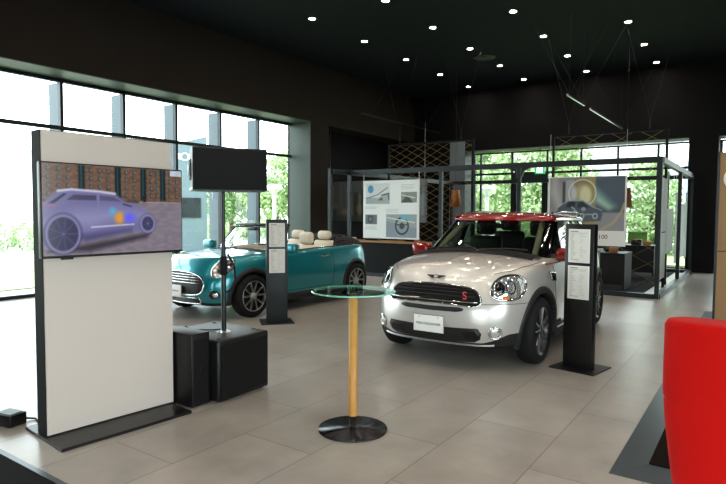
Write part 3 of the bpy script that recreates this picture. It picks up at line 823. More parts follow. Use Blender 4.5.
greenhouse(cr, GR, [(-.42, -.28), (-1.28, -1.18)], .37, M['carglass'], M['black_gloss'])
RR = ring_body(RK, 24, 240)
for s_ in (-1, 1): MB().tube([(.70, s_*.60, 1.06), (.50, s_*.575, 1.2), (.28, s_*.535, 1.33), (.10, s_*.50, 1.42)], .035).build('pillar_trim', mat('pillar_beige', 'a39c83', .7), cr)
m_ = MB(); m_.grid([tuple(v) for v in RR.reshape(-1, 3)], 240, 24, True); m_.build('roof', M['red_paint'], cr)
for s_ in (-1, 1):
    MB().tube([(-.02, s_*.555, 1.505), (-.1, s_*.56, 1.545), (-.5, s_*.565, 1.568), (-1.2, s_*.56, 1.56), (-1.5, s_*.55, 1.54), (-1.6, s_*.54, 1.50)], .012).build('roof_rail', M['black_gloss'], cr)
    # mirrors
    mm = MB(); mm.bbox(.60, .76, -.125, .125, -.075, .075, .055, 4)
    for i, v in enumerate(mm.v): mm.v[i] = (v[0]+abs(v[1])*-.15*s_*0, v[1], v[2])
    mi = mm.build('mirror', M['red_paint'], cr, (-.16, s_*.915, 1.08))
    MB().tube([(.68, -s_*.10, -.06), (.66, -s_*.17, -.12)], .022).build('mirror_stalk', M['black'], mi)
    MB().box(.595, .60, -.10, .10, -.055, .055).build('mirror_glass', M['chrome'], mi)
    # door lines & handles
    l_ = MB(); az = s_*PI/2
    for P in ([(.83, .98), (.86, .7), (.84, .36)], [(-.36, 1.0), (-.36, .36)], [(-1.15, 1.0), (-1.05, .75), (-.93, .55)], [(.83, .36), (-.9, .36)]):
        l_.tube(C.outline([(-s_*x, z) for x, z in P], az, .0, False, 10), .004, n=5)
    l_.build('door_seam', M['black_matt'], cr)
    for x in (-.20, -1.0):
        hh = C.hit(-s_*x, .93, az, .02); MB().bbox(-.09, .09, -.012, .012, -.016, .016, .01).build('door_handle', M['chrome'], cr, tuple(hh))
    MB().tube(C.outline([(-s_*x, z) for x, z in ((1.0, 1.0), (.4, 1.0), (-1.0, 1.02), (-1.7, 1.04))], az, .004, False, 8), .008).build('beltline_trim', M['chrome'], cr)
    # side scuttle
    C.patch([(-s_*x, z) for x, z in ((.80, .90), (.98, .93), (.96, .83), (.82, .81))], az, .01, .0).build('side_scuttle', M['chrome'], cr)
# front: u = +y for az=0
def fp(name, P, m, off=.004, bulge=0., az=0., skirt=.03): return C.patch(P, az, off, bulge, skirt=skirt).build(name, m, cr)
GP = [(-.36, .655), (-.45, .643), (-.505, .675), (-.49, .735), (-.44, .795), (-.34, .828), (0, .845), (.34, .828), (.44, .795), (.49, .735), (.505, .675), (.45, .643), (.36, .655), (0, .66)]
GP = chaikin(GP, 1)
gr = fp('grille', GP, M['black_matt'], .006)
q = MB(); q.tube(C.outline(GP, 0, .010), .009, True); q.build('grille_surround', M['chrome'], gr)
q = MB()
for z in (.735, .77, .80): q.tube(C.outline([(-.43, z), (.43, z)], 0, .010, False, 20), .008, n=6)
q.build('grille_bar', M['black'], gr)
q = MB(); q.tube(C.outline([(-.47, .690), (.47, .690)], 0, .018, False, 20), .010, n=6); q.build('grille_chrome_bar', M['chrome'], gr)
p = C.hit(.345, .745, 0, .03); text('letter_badge', 'S', .11, mat('badge_red', 'd8505a', .3), cr, tuple(p), (PI/2, 0, PI/2))
fp('upper_slot', [(-.27, .588), (-.33, .600), (-.345, .622), (-.30, .634), (0, .628), (.30, .634), (.345, .622), (.33, .600), (.27, .588), (0, .584)], M['clad'], .004)
fp('lower_intake', [(-.43, .295), (-.49, .33), (-.51, .39), (-.48, .44), (0, .425), (.48, .44), (.51, .39), (.49, .33), (.43, .295), (0, .28)], M['clad'], .004)
for s_ in (-1, 1):
    fp('intake_duct', [(s_*.33, .315), (s_*.46, .325), (s_*.49, .37), (s_*.46, .42), (s_*.33, .405)], M['black'], .012)
    FA = s_*.35; fu = s_*(-1.90*math.sin(.35)+.615*math.cos(.35))
    fq = fp('fog_lamp', superq(fu, .40, .048, .048, 2, m=16), M['lens'], .012, .01, az=FA)
    q = MB(); q.tube(C.outline(superq(fu, .40, .058, .058, 2, m=16), FA, .012), .011, True, 8); q.build('fog_lamp_ring', M['chrome'], fq)
    AZ = s_*.62
    def uz(P3, s_=s_): return [(s_*(-x*math.sin(.62)+y*math.cos(.62)), z) for x, y, z in P3]
    HP = uz([(1.874, .545, .806), (1.819, .548, .872), (1.727, .575, .922), (1.62, .64, .942), (1.52, .715, .925), (1.49, .755, .865), (1.545, .765, .787), (1.651, .745, .725), (1.794, .678, .708), (1.879, .602, .718), (1.895, .56, .755)])
    HP = chaikin(HP)
    hl = C.patch(HP, AZ, .010, .018).build('headlight', M['lens'], cr)
    q = MB(); q.tube(C.outline(HP, AZ, .012), .012, True); q.build('headlight_ring', M['chrome'], hl)
    pu = s_*(-1.80*math.sin(.62)+.60*math.cos(.62))
    C.patch(superq(pu, .83, .05, .052, 2, m=14), AZ, .026, .012).build('projector', M['black_gloss'], hl)
    q = MB(); q.tube(C.outline(superq(pu+s_*.11, .83, .05, .06, 2, m=14), AZ, .030), .006, True); q.build('reflector', M['black_gloss'], hl)
    C.patch(superq(pu+s_*.05, .735, .035, .02, 2, m=12), AZ, .024, .008).build('indicator', M['amber'], hl)
q = MB(); q.tube(C.outline([(-.60, .272), (-.45, .262), (0, .258), (.45, .262), (.60, .272)], 0, .008, False, 8), .012); q.build('skid_trim', M['skid'], cr)
# hood seam: bumper/hood line
q = MB()
q.tube(C.outline([(-.87, .665), (-.70, .675), (-.50, .672)], 0, 0, False, 8), .003, n=5); q.tube(C.outline([(.87, .665), (.70, .675), (.50, .672)], 0, 0, False, 8), .003, n=5)
bxs = np.linspace(1.78, 1.0, 60)
for s_ in (-1, 1): q.tube([C.top(x, s_*float(np.interp(x, [.98, 1.05, 1.3, 1.6, 1.8], [.765, .76, .735, .66, .52])), .0015) for x in bxs], .003, n=5)
q.build('bonnet_seam', M['black_matt'], cr)
for s_ in (-1, 1):
    q = MB(); q.tube([C.top(x, s_*y, -.004) for x, y in ((1.72, .30), (1.45, .42), (1.1, .50))], .012, n=8)
# cowl, wipers
q = MB(); q.grid([tuple(C.top(x, y, .006+(.0 if x > 1 else .03))) if C.top(x, y) else (x, y, 1.1) for x in (1.10, 1.0, .9) for y in np.linspace(-.70, .70, 21)], 21, 3); q.build('cowl', M['black_matt'], cr)
for y0 in (-.55, .05):
    q = MB(); q.tube([(1.09, y0, 1.10), (1.0, y0+.05, 1.135)], .010); q.tube([(1.02, y0-.02, 1.125), (.98, y0+.30, 1.15), (.99, y0+.56, 1.145)], .009); q.build('wiper', M['black'], cr)
p = C.hit(0, .885, 0, .0); emblem(cr, (p.x+.012, 0, .90), .10, (math.radians(-48), 0, PI/2), M['black'], 'bonnet_emblem')
# plate
px_ = C.hit(0, .45, 0, .03).x+.01
pt = MB().bbox(-.165, .165, -.006, .006, -.085, .085, .004).build('display_plate', M['white'], cr, (px_, 0, .455), (0, 0, PI/2))
text('plate_text', 'MINI CROSSOVER', .034, M['black'], pt, (0, -.007, -.004), (PI/2, 0, 0))
q = MB()
for x in (-.10, .10): q.lathe([(0, -.009), (.007, -.008), (.008, -.006)], (x, 0, .062), axis='y', n=10)
q.build('plate_screw', M['alu'], pt)
q = MB(); q.tube([(-.165, -.0065, -.085), (.165, -.0065, -.085), (.165, -.0065, .085), (-.165, -.0065, .085)], .0025, True, 4); q.build('plate_border', M['panel_side'], pt)
MB().bbox(.30, .34, -.11, .11, 1.36, 1.42, .015).build('interior_mirror', M['black'], cr)

# ---------- the teal convertible
cv = root('convertible', (-6.86, 7.13, 0), math.radians(-91.5), 'teal convertible with its roof folded and cream seats', 'car')
keys = [
    [.68, 1.66, 1.75, 5, .05, *Z(.20)],
    [.83, 1.79, 1.84, 5, .07, *Z(.21)],
    [.85, 1.86, 1.89, 5, .08, *Z(.30)],
    [.858, 1.895, 1.91, 5, .09, *Z(.42)],
    [.863, 1.89, 1.91, 5, .10, *Z(.52)],
    [.860, 1.865, 1.90, 5, .11, *Z(.62)],
    [.850, 1.815, 1.885, 5, .12, .72, .72, .715, .71, .705, .70, .695],
    [.835, 1.765, 1.86, 5, .13, .84, .83, .81, .79, .785, .775, .75],
    [.810, 1.71, 1.83, 4.8, .13, .93, .92, .895, .87, .855, .835, .79],
    [.765, 1.655, 1.79, 4.5, .13, .965, .96, .94, .915, .90, .875, .815],
    [.62, 1.58, 1.74, 4, .12, .975, .97, .955, .945, .925, .895, .835],
    [.40, 1.52, 1.70, 3.5, .08, .98, .975, .965, .965, .94, .905, .845],
    [.18, 1.49, 1.68, 3, .03, .98, .98, .97, .97, .945, .91, .85],
    [.004, 1.47, 1.66, 3, 0, .98, .98, .97, .97, .95, .91, .85],
]
g2 = ring_body(keys, KG, TG); XF2, XR2, WR2 = 1.17, -1.325, .315
C2 = Car(g2, XF2, XR2, .352, WR2, .76)
build_body(C2, cv, M['teal'], None, 9.2/13, .72, .255, M['clad'])
ub = MB(); ub.box(-1.70, 1.60, -.50, .50, .20, .62); ub.box(-.92, .78, -.78, .78, .19, .36); ub.build('underbody', M['black_matt'], cv)
tb = MB(); tb.box(-1.1, .70, -.765, -.73, .45, .93); tb.box(-1.1, .70, .73, .765, .45, .93); tb.box(-1.1, .7, -.73, .73, .50, .54); tb.box(-1.14, -1.1, -.73, .73, .5, .9); tb.build('cabin_lining', M['cream'], cv)
ds = MB(); ds.bbox(.36, .74, -.71, .71, .60, .945, .06, 3); ds.build('dashboard', M['seatdark'], cv)
sw = MB(); sw.tube([(.26+.03*math.sin(a), .36+.18*math.cos(a), .90+.17*math.sin(a)) for a in an], .014, True); sw.bbox(.27, .31, .30, .42, .86, .95, .015); sw.build('steering_wheel', M['black'], cv)
for y in (-.36, .36):
    seat(cv, -.16, y, .30, M['cream'], hr=.20); seat(cv, -.74, y*.9, .36, M['cream'], rec=.1, hr=.15)
for s_ in (-1, 1):
    for x in (XF2, XR2): wheel(cv, x, s_, WR2, 'silver', .752)
    for x in (XF2, XR2): C2.arch(s_, x, WR2, .352, .415).build('wheel_arch_trim', M['clad'], cv)
    MB().bbox(-.95, .80, s_*.835-.03, s_*.835+.03, .17, .29, .02, 2).build('sill', M['clad'], cv)
    az = s_*PI/2; l_ = MB()
    for P in ([(.74, .90), (.78, .6), (.76, .32)], [(-.62, .91), (-.66, .6), (-.62, .32)], [(.76, .32), (-.62, .32)]):
        l_.tube(C2.outline([(-s_*x, z) for x, z in P], az, .0, False, 10), .004, n=5)
    l_.build('door_seam', M['black_matt'], cv)
    hh = C2.hit(-s_*-.42, .82, az, .018); MB().bbox(-.09, .09, -.012, .012, -.016, .016, .01).build('door_handle', M['chrome'], cv, tuple(hh))
    mm = MB(); mm.bbox(-.07, .07, -.12, .12, -.075, .075, .05, 4); mi = mm.build('mirror', M['teal'], cv, (.52, s_*.965, .985))
    MB().tube([(0, -s_*.08, -.05), (-.0, -s_*.16, -.12)], .022).build('mirror_stalk', M['black'], mi)
    MB().box(-.075, -.07, -.10, .10, -.055, .055).build('mirror_glass', M['chrome'], mi)
    MB().tube([C2.top(x, s_*.755, .006) for x in np.linspace(.62, -1.5, 24)], .010).build('beltline_trim', M['chrome'], cv)
    MB().bbox(-.35, .3, s_*.69-.02, s_*.69+.02, .86, .955, .018, 2).build('door_card', M['cream'], cv)
def fp2(name, P, m, off=.004, bulge=0., az=0., par=None): return C2.patch(P, az, off, bulge).build(name, m, par or cv)
GP = [(-.40, .365), (-.49, .395), (-.53, .46), (-.53, .54), (-.49, .60), (-.40, .648), (-.2, .68), (0, .685), (.2, .68), (.40, .648), (.49, .60), (.53, .54), (.53, .46), (.49, .395), (.40, .365), (0, .355)]
GP = chaikin(GP, 1)
gr = fp2('grille', GP, M['clad'], .006)
q = MB(); q.tube(C2.outline(GP, 0, .010), .010, True); q.build('grille_surround', M['chrome'], gr)
q = MB()
for z, w_ in ((.575, .49), (.61, .46), (.645, .38)): q.tube(C2.outline([(-w_, z), (w_, z)], 0, .012, False, 20), .006, n=6)
q.tube(C2.outline([(-.51, .535), (.51, .535)], 0, .012, False, 20), .008, n=6)
q.build('grille_bar', M['chrome'], gr)
lo = fp2('lower_intake', [(-.42, .235), (-.455, .27), (-.44, .322), (0, .318), (.44, .322), (.455, .27), (.42, .235), (0, .225)], M['black_gloss'], .006)
q = MB(); q.tube(C2.outline([(-.42, .235), (-.455, .27), (-.44, .322), (0, .318), (.44, .322), (.455, .27), (.42, .235), (0, .225)], 0, .01), .007, True); q.build('intake_trim', M['chrome'], lo)
for s_ in (-1, 1):
    AZ = s_*.62
    HP = [(s_*(-x*math.sin(.62)+y*math.cos(.62)), z) for x, y, z in [(1.725, .575, .665), (1.685, .553, .745), (1.579, .568, .825), (1.46, .60, .872), (1.395, .67, .86), (1.42, .736, .784), (1.506, .73, .705), (1.652, .69, .623), (1.72, .624, .615)]]
    HP = chaikin(HP)
    hl = C2.patch(HP, AZ, .010, .020).build('headlight', M['lens'], cv)
    q = MB(); q.tube(C2.outline(HP, AZ, .012), .012, True); q.build('headlight_ring', M['chrome'], hl)
    pu = s_*(-1.60*math.sin(.62)+.63*math.cos(.62))
    C2.patch(superq(pu, .73, .05, .05, 2, m=14), AZ, .03, .012).build('projector', M['black_gloss'], hl)
    fu = s_*(-1.73*math.sin(.5)+.64*math.cos(.5))
    fq = C2.patch(superq(fu, .375, .075, .06, 2.4, m=16), s_*.5, .006).build('fog_lamp', M['black_gloss'], cv)
    C2.patch(superq(fu+s_*.02, .37, .036, .036, 2, m=14), s_*.5, .014, .01).build('fog_lamp_lens', M['lens'], fq)
q = MB()
for s_ in (-1, 1):
    q = MB(); q.tube([p_ for p_ in (C2.top(x, s_*float(np.interp(x, [.78, 1.1, 1.4, 1.62], [.73, .70, .63, .5])), .0015) for x in np.linspace(1.6, .8, 50)) if p_], .003, n=5); q.build('bonnet_seam', M['black_matt'], cv)
pt = MB().bbox(-.165, .165, -.006, .006, -.085, .085, .004).build('display_plate', M['white'], cv, (C2.hit(0, .42, 0, .03).x+.012, 0, .41), (0, 0, PI/2))
text('plate_text', 'MINI CONVERTIBLE', .028, M['black'], pt, (0, -.007, 0), (PI/2, 0, 0))
# windscreen
WK = [
    [.74, .80, 1.0, 6, .16, *Z(.93)], [.725, .70, 1.0, 6, .16, *Z(1.02)], [.69, .54, 1.0, 6, .16, *Z(1.17)], [.64, .36, 1.0, 6, .15, *Z(1.335)]]
WG = ring_body(WK, 14, 240); K_, T_ = WG.shape[:2]; fs = []; 
for k in range(K_-1):
    F_ = WG[k, :, 0].max(); W_ = WG[k, :, 1].max()
    for i in range(T_):
        j = (i+1) % T_; ce = (WG[k, i]+WG[k, j]+WG[k+1, i]+WG[k+1, j])/4
        if ce[0] > F_-.32 and abs(ce[1]) < .93*W_: fs.append((k*T_+i, k*T_+j, (k+1)*T_+j, (k+1)*T_+i))
m_ = MB(); m_.add([tuple(v) for v in WG.reshape(-1, 3)], fs, True); m_.build('windscreen', M['glass'], cv, fixn=False)
def edge_i(k, s_):
    r_ = WG[k]; F_ = r_[:, 0].max(); W_ = r_[:, 1].max(); c_ = [i for i in range(T_) if r_[i, 0] > F_-.32 and abs(r_[i, 1]) < .945*W_ and r_[i, 1]*s_ > 0]
    return r_[max(c_, key=lambda i: abs(r_[i, 1]))]
L_ = [tuple(edge_i(k, 1)) for k in range(K_)]; R_ = [tuple(edge_i(k, -1)) for k in range(K_)]
topr = [tuple(WG[-1, i]) for i in list(range(T_//2, T_))+list(range(0, T_//2)) if WG[-1, i, 0] > WG[-1, :, 0].max()-.30 and abs(WG[-1, i, 1]) < .93*WG[-1, :, 1].max()]
MB().tube(R_+topr+L_[::-1], .026).build('windscreen_frame', M['black'], cv)
q = MB(); q.bbox(.40, .44, -.11, .11, 1.24, 1.30, .015); q.tube([(.43, 0, 1.29), (.40, 0, 1.335)], .01); q.build('interior_mirror', M['black'], cv)
for y_ in (-.35, .35): MB().bbox(.30, .40, y_-.21, y_+.21, 1.285, 1.31, .012).build('sun_visor', M['black'], cv)
q = MB(); q.grid([tuple(C2.top(x, y, .008)) if C2.top(x, y) else (x, y, .95) for x in (.86, .78, .70) for y in np.linspace(-.68, .68, 21)], 21, 3); q.build('cowl', M['black_matt'], cv)
# folded roof
st = MB(); pts = []
prof = [(-.98, .93), (-1.0, 1.02), (-1.08, 1.085), (-1.28, 1.11), (-1.44, 1.12), (-1.62, 1.10), (-1.74, 1.055), (-1.79, .99), (-1.80, .955)]
for (x, z) in prof:
    for y in np.linspace(-1, 1, 25):
        e = 1-abs(y)**6*.06; pts.append((x*(1-.0*y*y)+.06*y*y*(1 if x < -1.5 else -.3), y*.68, .95+(z-.95)*(1-abs(y)**8)))
st.grid(pts, 25, len(prof)); st.build('folded_roof', mat('soft_top', '1d1c1e', .9, noise=.2, nscale=60), cv)
q = MB()
for x, z in ((-1.12, 1.088), (-1.28, 1.108), (-1.46, 1.118)): q.tube([(x, y, z+.002) for y in np.linspace(-.52, .52, 9)], .013)
q.build('roof_fold', M['black_matt'], cv)
for s_ in (-1, 1): MB().tube([(-.98, s_*.60, .95), (-1.1, s_*.62, 1.02), (-1.25, s_*.63, 1.03)], .012).build('roof_hinge', M['chrome'], cv)
for s_ in (-1, 1): C2.patch(superq(s_*-.60, .70, .09, .10, 2.6, m=14), PI-s_*.0, .01, .01).build('tail_lamp', M['red_paint'], cv)

# ------------------------------------------------------------------ booth frame
BXL, BXR, BY0, BY1, BH = -8.46, -1.50, 11.58, 17.3, 2.58
bf = root('pergola', (0, 0, 0), 0, 'grey steel pergola frame of the consultation booth behind the cars', 'booth frame')
P_ = .075
def post(x, y, h=BH): MB().box(x-P_/2, x+P_/2, y-P_/2, y+P_/2, 0, h).build('post', M['pframe'], bf)
for x, y in ((BXL, BY0), (-5.92, BY0), (-4.13, BY0), (BXR-.03, BY0), (BXR-.03, 14.65), (BXR-.03, BY1), (BXL, BY1), (-8.46, 10.8)): post(x, y)
def beam(x0, x1, y0, y1, z0, z1): MB().box(x0, x1, y0, y1, z0, z1).build('beam', M['pframe'], bf)
beam(BXL+.05, BXR-.08, BY0-.05, BY0+.05, BH-.11, BH); beam(BXR-.08, BXR+.02, BY0+.05, BY1-.05, BH-.11, BH-.001); beam(BXL-.05, BXL+.05, 10.85, BY1, BH-.11, BH-.001); beam(BXL, BXR, BY1-.05, BY1+.05, BH-.11, BH-.002)
def rail(x0, x1, y0, y1): MB().box(x0, x1, y0, y1, 0.0, .085).build('floor_rail', M['pframe'], bf)
rail(BXL+.05, BXR-.08, BY0-.05, BY0+.05); rail(BXR-.08, BXR+.02, BY0+.05, BY1-.05); rail(BXL, BXR, BY1-.049, BY1+.05)
for s_ in (-1, 1):
    MB().prism([(-4.13+s_*.05, BH-.11), (-4.13+s_*.05, BH-.30), (-4.13+s_*.10, BH-.17), (-4.13+s_*.24, BH-.11)], BY0-.04, BY0+.04, 'y').build('bracket', M['pframe'], bf)
tag(MB().box(-6.1, -1.85, 11.75, 17.1, 0, .012).build('booth_carpet', M['carpet']), 'black carpet under the desks in the booth', 'carpet')
# rear bracket beam bits seen in the far corner
# hanging display boards along the right side of the booth
def translucent(name, col):
    m = bpy.data.materials.new(name); m.use_nodes = True; nt = m.node_tree; b = nt.nodes['Principled BSDF']
    b.inputs['Base Color'].default_value = (*hx(col), 1); b.inputs['Roughness'].default_value = .5
    t_ = nt.nodes.new('ShaderNodeBsdfTranslucent'); t_.inputs['Color'].default_value = (*hx('e6ece8'), 1); x_ = nt.nodes.new('ShaderNodeMixShader'); x_.inputs[0].default_value = .55
    nt.links.new(b.outputs[0], x_.inputs[1]); nt.links.new(t_.outputs[0], x_.inputs[2]); nt.links.new(x_.outputs[0], nt.nodes['Material Output'].inputs['Surface']); return m
M['frosted'] = translucent('frosted_sheet', 'c9d0cc')
for i, (y0, y1, z0, z1, m) in enumerate([(12.35, 13.25, 1.19, 2.26, 'frosted'), (12.35, 13.25, .25, 1.17, 'frosted'), (13.3, 14.4, .72, 1.66, 'frosted'), (14.75, 15.5, .42, 2.03, 'frosted'), (15.9, 16.7, .5, 1.8, 'frosted'), (16.8, 17.2, .40, 2.1, 'frosted')]):
    labs = ['pale upright board hanging in the booth side nearest the front corner post', 'pale board low in the booth side, below the nearest hanging board', 'pale board at mid height in the booth side, second bay from the front', 'tall pale board just behind the second booth post', 'pale board between the second and the last booth posts', 'narrow pale board at the far end of the booth side']
    r = root('display_board', (-1.62, (y0+y1)/2, 0), 0, labs[i], 'display board', 'boards hung along the booth side')
    L = (y1-y0)/2; MB().box(-.003, .003, -L, L, z0, z1).build('board', M[m], r)
    for s_ in (-1, 1): MB().tube([(0, s_*(L-.05), z1), (0, s_*(L-.05), BH-.11)], .004, n=5).build('cable', M['alu'], r)
for i, (y, z) in enumerate(((13.9, 0), (16.0, 0))):
    tag(MB().box(-1.70, -1.66, y-.02, y+.02, 0.012, 2.45).build('support_pole', M['black']), ['thin black upright pole inside the booth side near the front boards', 'thin black upright pole inside the booth side near its far end'][i], 'pole')

# posters
def hang_wires(r, w, z1, top):
    for s_ in (-1, 1): MB().tube([(s_*(w/2-.01), 0, z1), (s_*(w/2-.01), 0, top)], .004, n=5).build('cable', M['alu'], r)
r = root('poster_board', (-7.17, 11.45, 0), 0, 'white hanging poster board with four car interior photographs', 'poster')
MB().box(-.77, .77, -.01, .01, .93, 2.30).build('board', M['white'], r)
A = 1.54/1.37; im = Img(170, 150, A, 'dfe4e4')
im.rect(.05, .60, .55, .96, 'c7cfd0'); im.ell(.15, .86, .06, .07, '3f86b8'); im.poly([(.05, .62), (.05, .72), (.3, .70), (.55, .80), (.55, .60), (.05, .60)], '93a0a3', .01); im.line([(.08, .70), (.3, .76), (.5, .88)], .008, '5d6465'); im.poly([(.3, .66), (.38, .72), (.42, .66)], '6b4a35'); im.line([(.38, .75), (.52, .78), (.53, .68)], .01, '23292c')
im.rect(.78, .62, 1.09, .80, '7a827a'); im.poly([(.78, .62), (.9, .76), (1.02, .62)], '333a36', .01); im.line([(.8, .75), (1.05, .70)], .01, 'c2cbb8')
im.rect(.04, .24, .29, .41, '5b6468'); im.ell(.15, .33, .05, .055, '2a2f33', ring=.012)
im.rect(.48, .02, 1.09, .42, '8d9aa0'); im.poly([(.48, .02), (.48, .30), (1.09, .18), (1.09, .02)], '7c8894'); im.ell(.80, .22, .125, .14, '1e2124', ring=.014); im.ell(.80, .22, .05, .055, '2c3034'); im.line([(.69, .24), (.92, .24)], .01, '2c3034'); im.ell(.86, .37, .09, .045, '63a4bd', .01)
im.line([(.5, .36), (1.05, .28)], .008, 'd6dcc0')
for x, y, n_ in ((.78, .92, 4), (.04, .54, 2), (.48, .50, 3), (.04, .20, 3)):
    for i in range(n_): im.rect(x, y-i*.025, x+.26-.04*(i % 2), y-i*.025+.008, '9aa0a2', .003, .7)
im.mesh('print', 1.52, 1.35, M['print'], r, (0, -.0125, 1.615)); hang_wires(r, 1.54, 2.30, 2.47)
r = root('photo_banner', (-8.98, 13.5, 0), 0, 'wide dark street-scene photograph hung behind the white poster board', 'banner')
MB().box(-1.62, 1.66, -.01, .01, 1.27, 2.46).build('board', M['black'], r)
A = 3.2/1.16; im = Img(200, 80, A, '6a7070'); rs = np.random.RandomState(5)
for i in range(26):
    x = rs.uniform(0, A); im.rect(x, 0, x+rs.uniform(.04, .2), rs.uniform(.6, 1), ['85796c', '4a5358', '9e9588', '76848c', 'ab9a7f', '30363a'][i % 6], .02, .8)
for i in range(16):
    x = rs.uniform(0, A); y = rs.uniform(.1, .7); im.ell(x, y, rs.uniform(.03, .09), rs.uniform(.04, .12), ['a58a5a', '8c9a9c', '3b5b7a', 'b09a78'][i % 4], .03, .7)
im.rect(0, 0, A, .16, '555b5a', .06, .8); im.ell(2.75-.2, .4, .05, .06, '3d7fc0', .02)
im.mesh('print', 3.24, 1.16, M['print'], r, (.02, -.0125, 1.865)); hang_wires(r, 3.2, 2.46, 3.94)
r = root('poster_board', (-2.95, 12.2, 0), 0, 'large grey poster with a car illustration and a thin ring, hanging over the desks', 'poster')
MB().box(-.76, .76, -.012, .012, .90, 2.30).build('board', M['white'], r)
A = 1.44/1.07; im = Img(150, 112, A, '8d8d90')
im.rect(0, 0, .38, 1, '8a868a', .1); im.poly([(.05, 1), (.0, .7), (.22, .2), (.3, .3), (.12, 1)], 'b9b6b8', .12, .8)
im.rect(.24, .35, .29, .92, '3d3d44', .01); im.rect(.30, .30, .48, .95, 'a5a5ac', .02); im.rect(.45, .1, .85, 1, '8b7f58', .02, .9); im.rect(.72, .1, .84, 1, 'a08f55', .03, .8)
im.rect(.84, .33, A, 1, '4d5a68', .02); im.poly([(.84, .5), (.84, .82), (1.2, .45), (1.1, .38)], '7fae9f', .10, .8); im.poly([(.85, .55), (.85, .68), (1.12, .43), (1.06, .40)], 'c2dccd', .08, .7)
im.rect(.84, 0, A, .33, '8f8f96', .03); im.line([(.95, .02), (1.15, .14), (1.3, .36), (1.34, .5)], .02, 'b3a37d', .02)
im.ell(.60, .62, .17, .24, 'b5b28c', .06, .8); im.ell(.66, .66, .10, .17, 'd8d6b0', .05); im.ell(.45, .70, .05, .12, 'c9ccd6', .03, .8)
im.ell(.60, .70, .245, .255, 'dfe0e2', .004, ring=.009)
im.poly([(.14, .20), (.16, .42), (.26, .50), (.34, .56), (.62, .56), (.76, .46), (.92, .40), (.97, .30), (.94, .18), (.5, .15)], '4e5a66', .015)
im.poly([(.30, .44), (.37, .54), (.48, .54), (.46, .43)], '1e242a', .01); im.poly([(.52, .43), (.54, .53), (.62, .53), (.74, .43)], '262d36', .01)
im.line([(.14, .44), (.35, .56), (.62, .56), (.8, .44), (.95, .38)], .008, 'a9b8c4', .01); im.ell(.63, .40, .04, .04, '93a7a2', .01)
for cx in (.60, .84): im.ell(cx, .27, .04, .045, 'c8d2d8', .01, ring=.008)
im.line([(.5, .2), (.52, .33), (.42, .44)], .012, 'b4c2cc', .01); im.line([(.66, .30), (.80, .30)], .008, 'b9c4ca', .01)
im.mesh('print', 1.46, 1.08, M['print'], r, (0, -.0135, 1.745)); hang_wires(r, 1.5, 2.30, 3.2)
text('poster_text', '100', .12, M['panel_side'], r, (.34, -.0135, 1.08), (PI/2, 0, 0))

# gold wire screens
def wire_screen(loc, W, z0, z1, dx, dz, label, depth=.0):
    r = root('wire_screen', loc, 0, label, 'screen', 'gold wire lattice screens hung over the booth')
    f = MB(); f.box(0, W, -.03, .03, z1-.05, z1); f.box(0, .04, -.03, .03, z0, z1-.05); f.box(W-.05, W, -.03, .03, z0, z1-.05); f.build('screen_frame', M['black_matt'], r)
    m_ = MB(); sl = dz/dx; z1_ = z1-.05
    c0 = z0-W*sl
    c = c0
    while c < z1_+W*sl:
        for sg in (1, -1):
            # z = c + sg*sl*x
            pts = []
            for x in (0, W):
                pts.append((x, c+sg*sl*x if sg > 0 else c-sl*x+0))
            (xa, za), (xb, zb) = pts
            ta, tb = 0., 1.
            dzv = zb-za
            t0_, t1_ = sorted(((z0-za)/dzv, (z1_-za)/dzv)); ta, tb = max(ta, t0_), min(tb, t1_)
            if tb-ta > .01:
                m_.tube([(xa+(xb-xa)*ta, .0, za+dzv*ta), (xa+(xb-xa)*tb, .0, za+dzv*tb)], .0042, n=4, caps=False)
        c += dz
    m_.build('lattice', M['gold'], r)
    for x in (.35, W-.35):
        MB().tube([(x, 0, z1), (x, 0, z1+.2)], .014).build('hanger', M['pframe'], r)
        for d_ in (-.5, .5): MB().tube([(x, 0, z1+.2), (x+d_, 0, HC)], .004, n=4).build('cable', M['frame'], r)
    return r
wire_screen((-8.22, 13.0, 0), 2.45, .02, 3.34, .36, .19, 'large lattice screen of gold wire with a black frame behind the white poster')
wire_screen((-3.96, 13.25, 0), 2.34, .02, 3.31, .58, .33, 'wide-meshed gold wire lattice screen over the grey car poster')

# pendant lamps
for x, y, z, lab in ((-6.73, 14.0, 1.93, 'orange-brown wooden pendant shade hanging behind the gold lattice above the red roof'), (-2.54, 14.0, 1.91, 'orange-brown wooden pendant shade partly hidden by the grey car poster')):
    r = root('pendant_lamp', (x, y, z), .4, lab, 'lamp', 'wooden pendant lamps')
    MB().lathe([(.11, .22), (.15, -.22), (.14, -.22), (.10, .22), (0, .22)], n=6).build('lamp_shade', M['orange'], r)
    MB().tube([(0, 0, .22), (0, 0, HC-z)], .005, n=5).build('cord', M['black'], r)

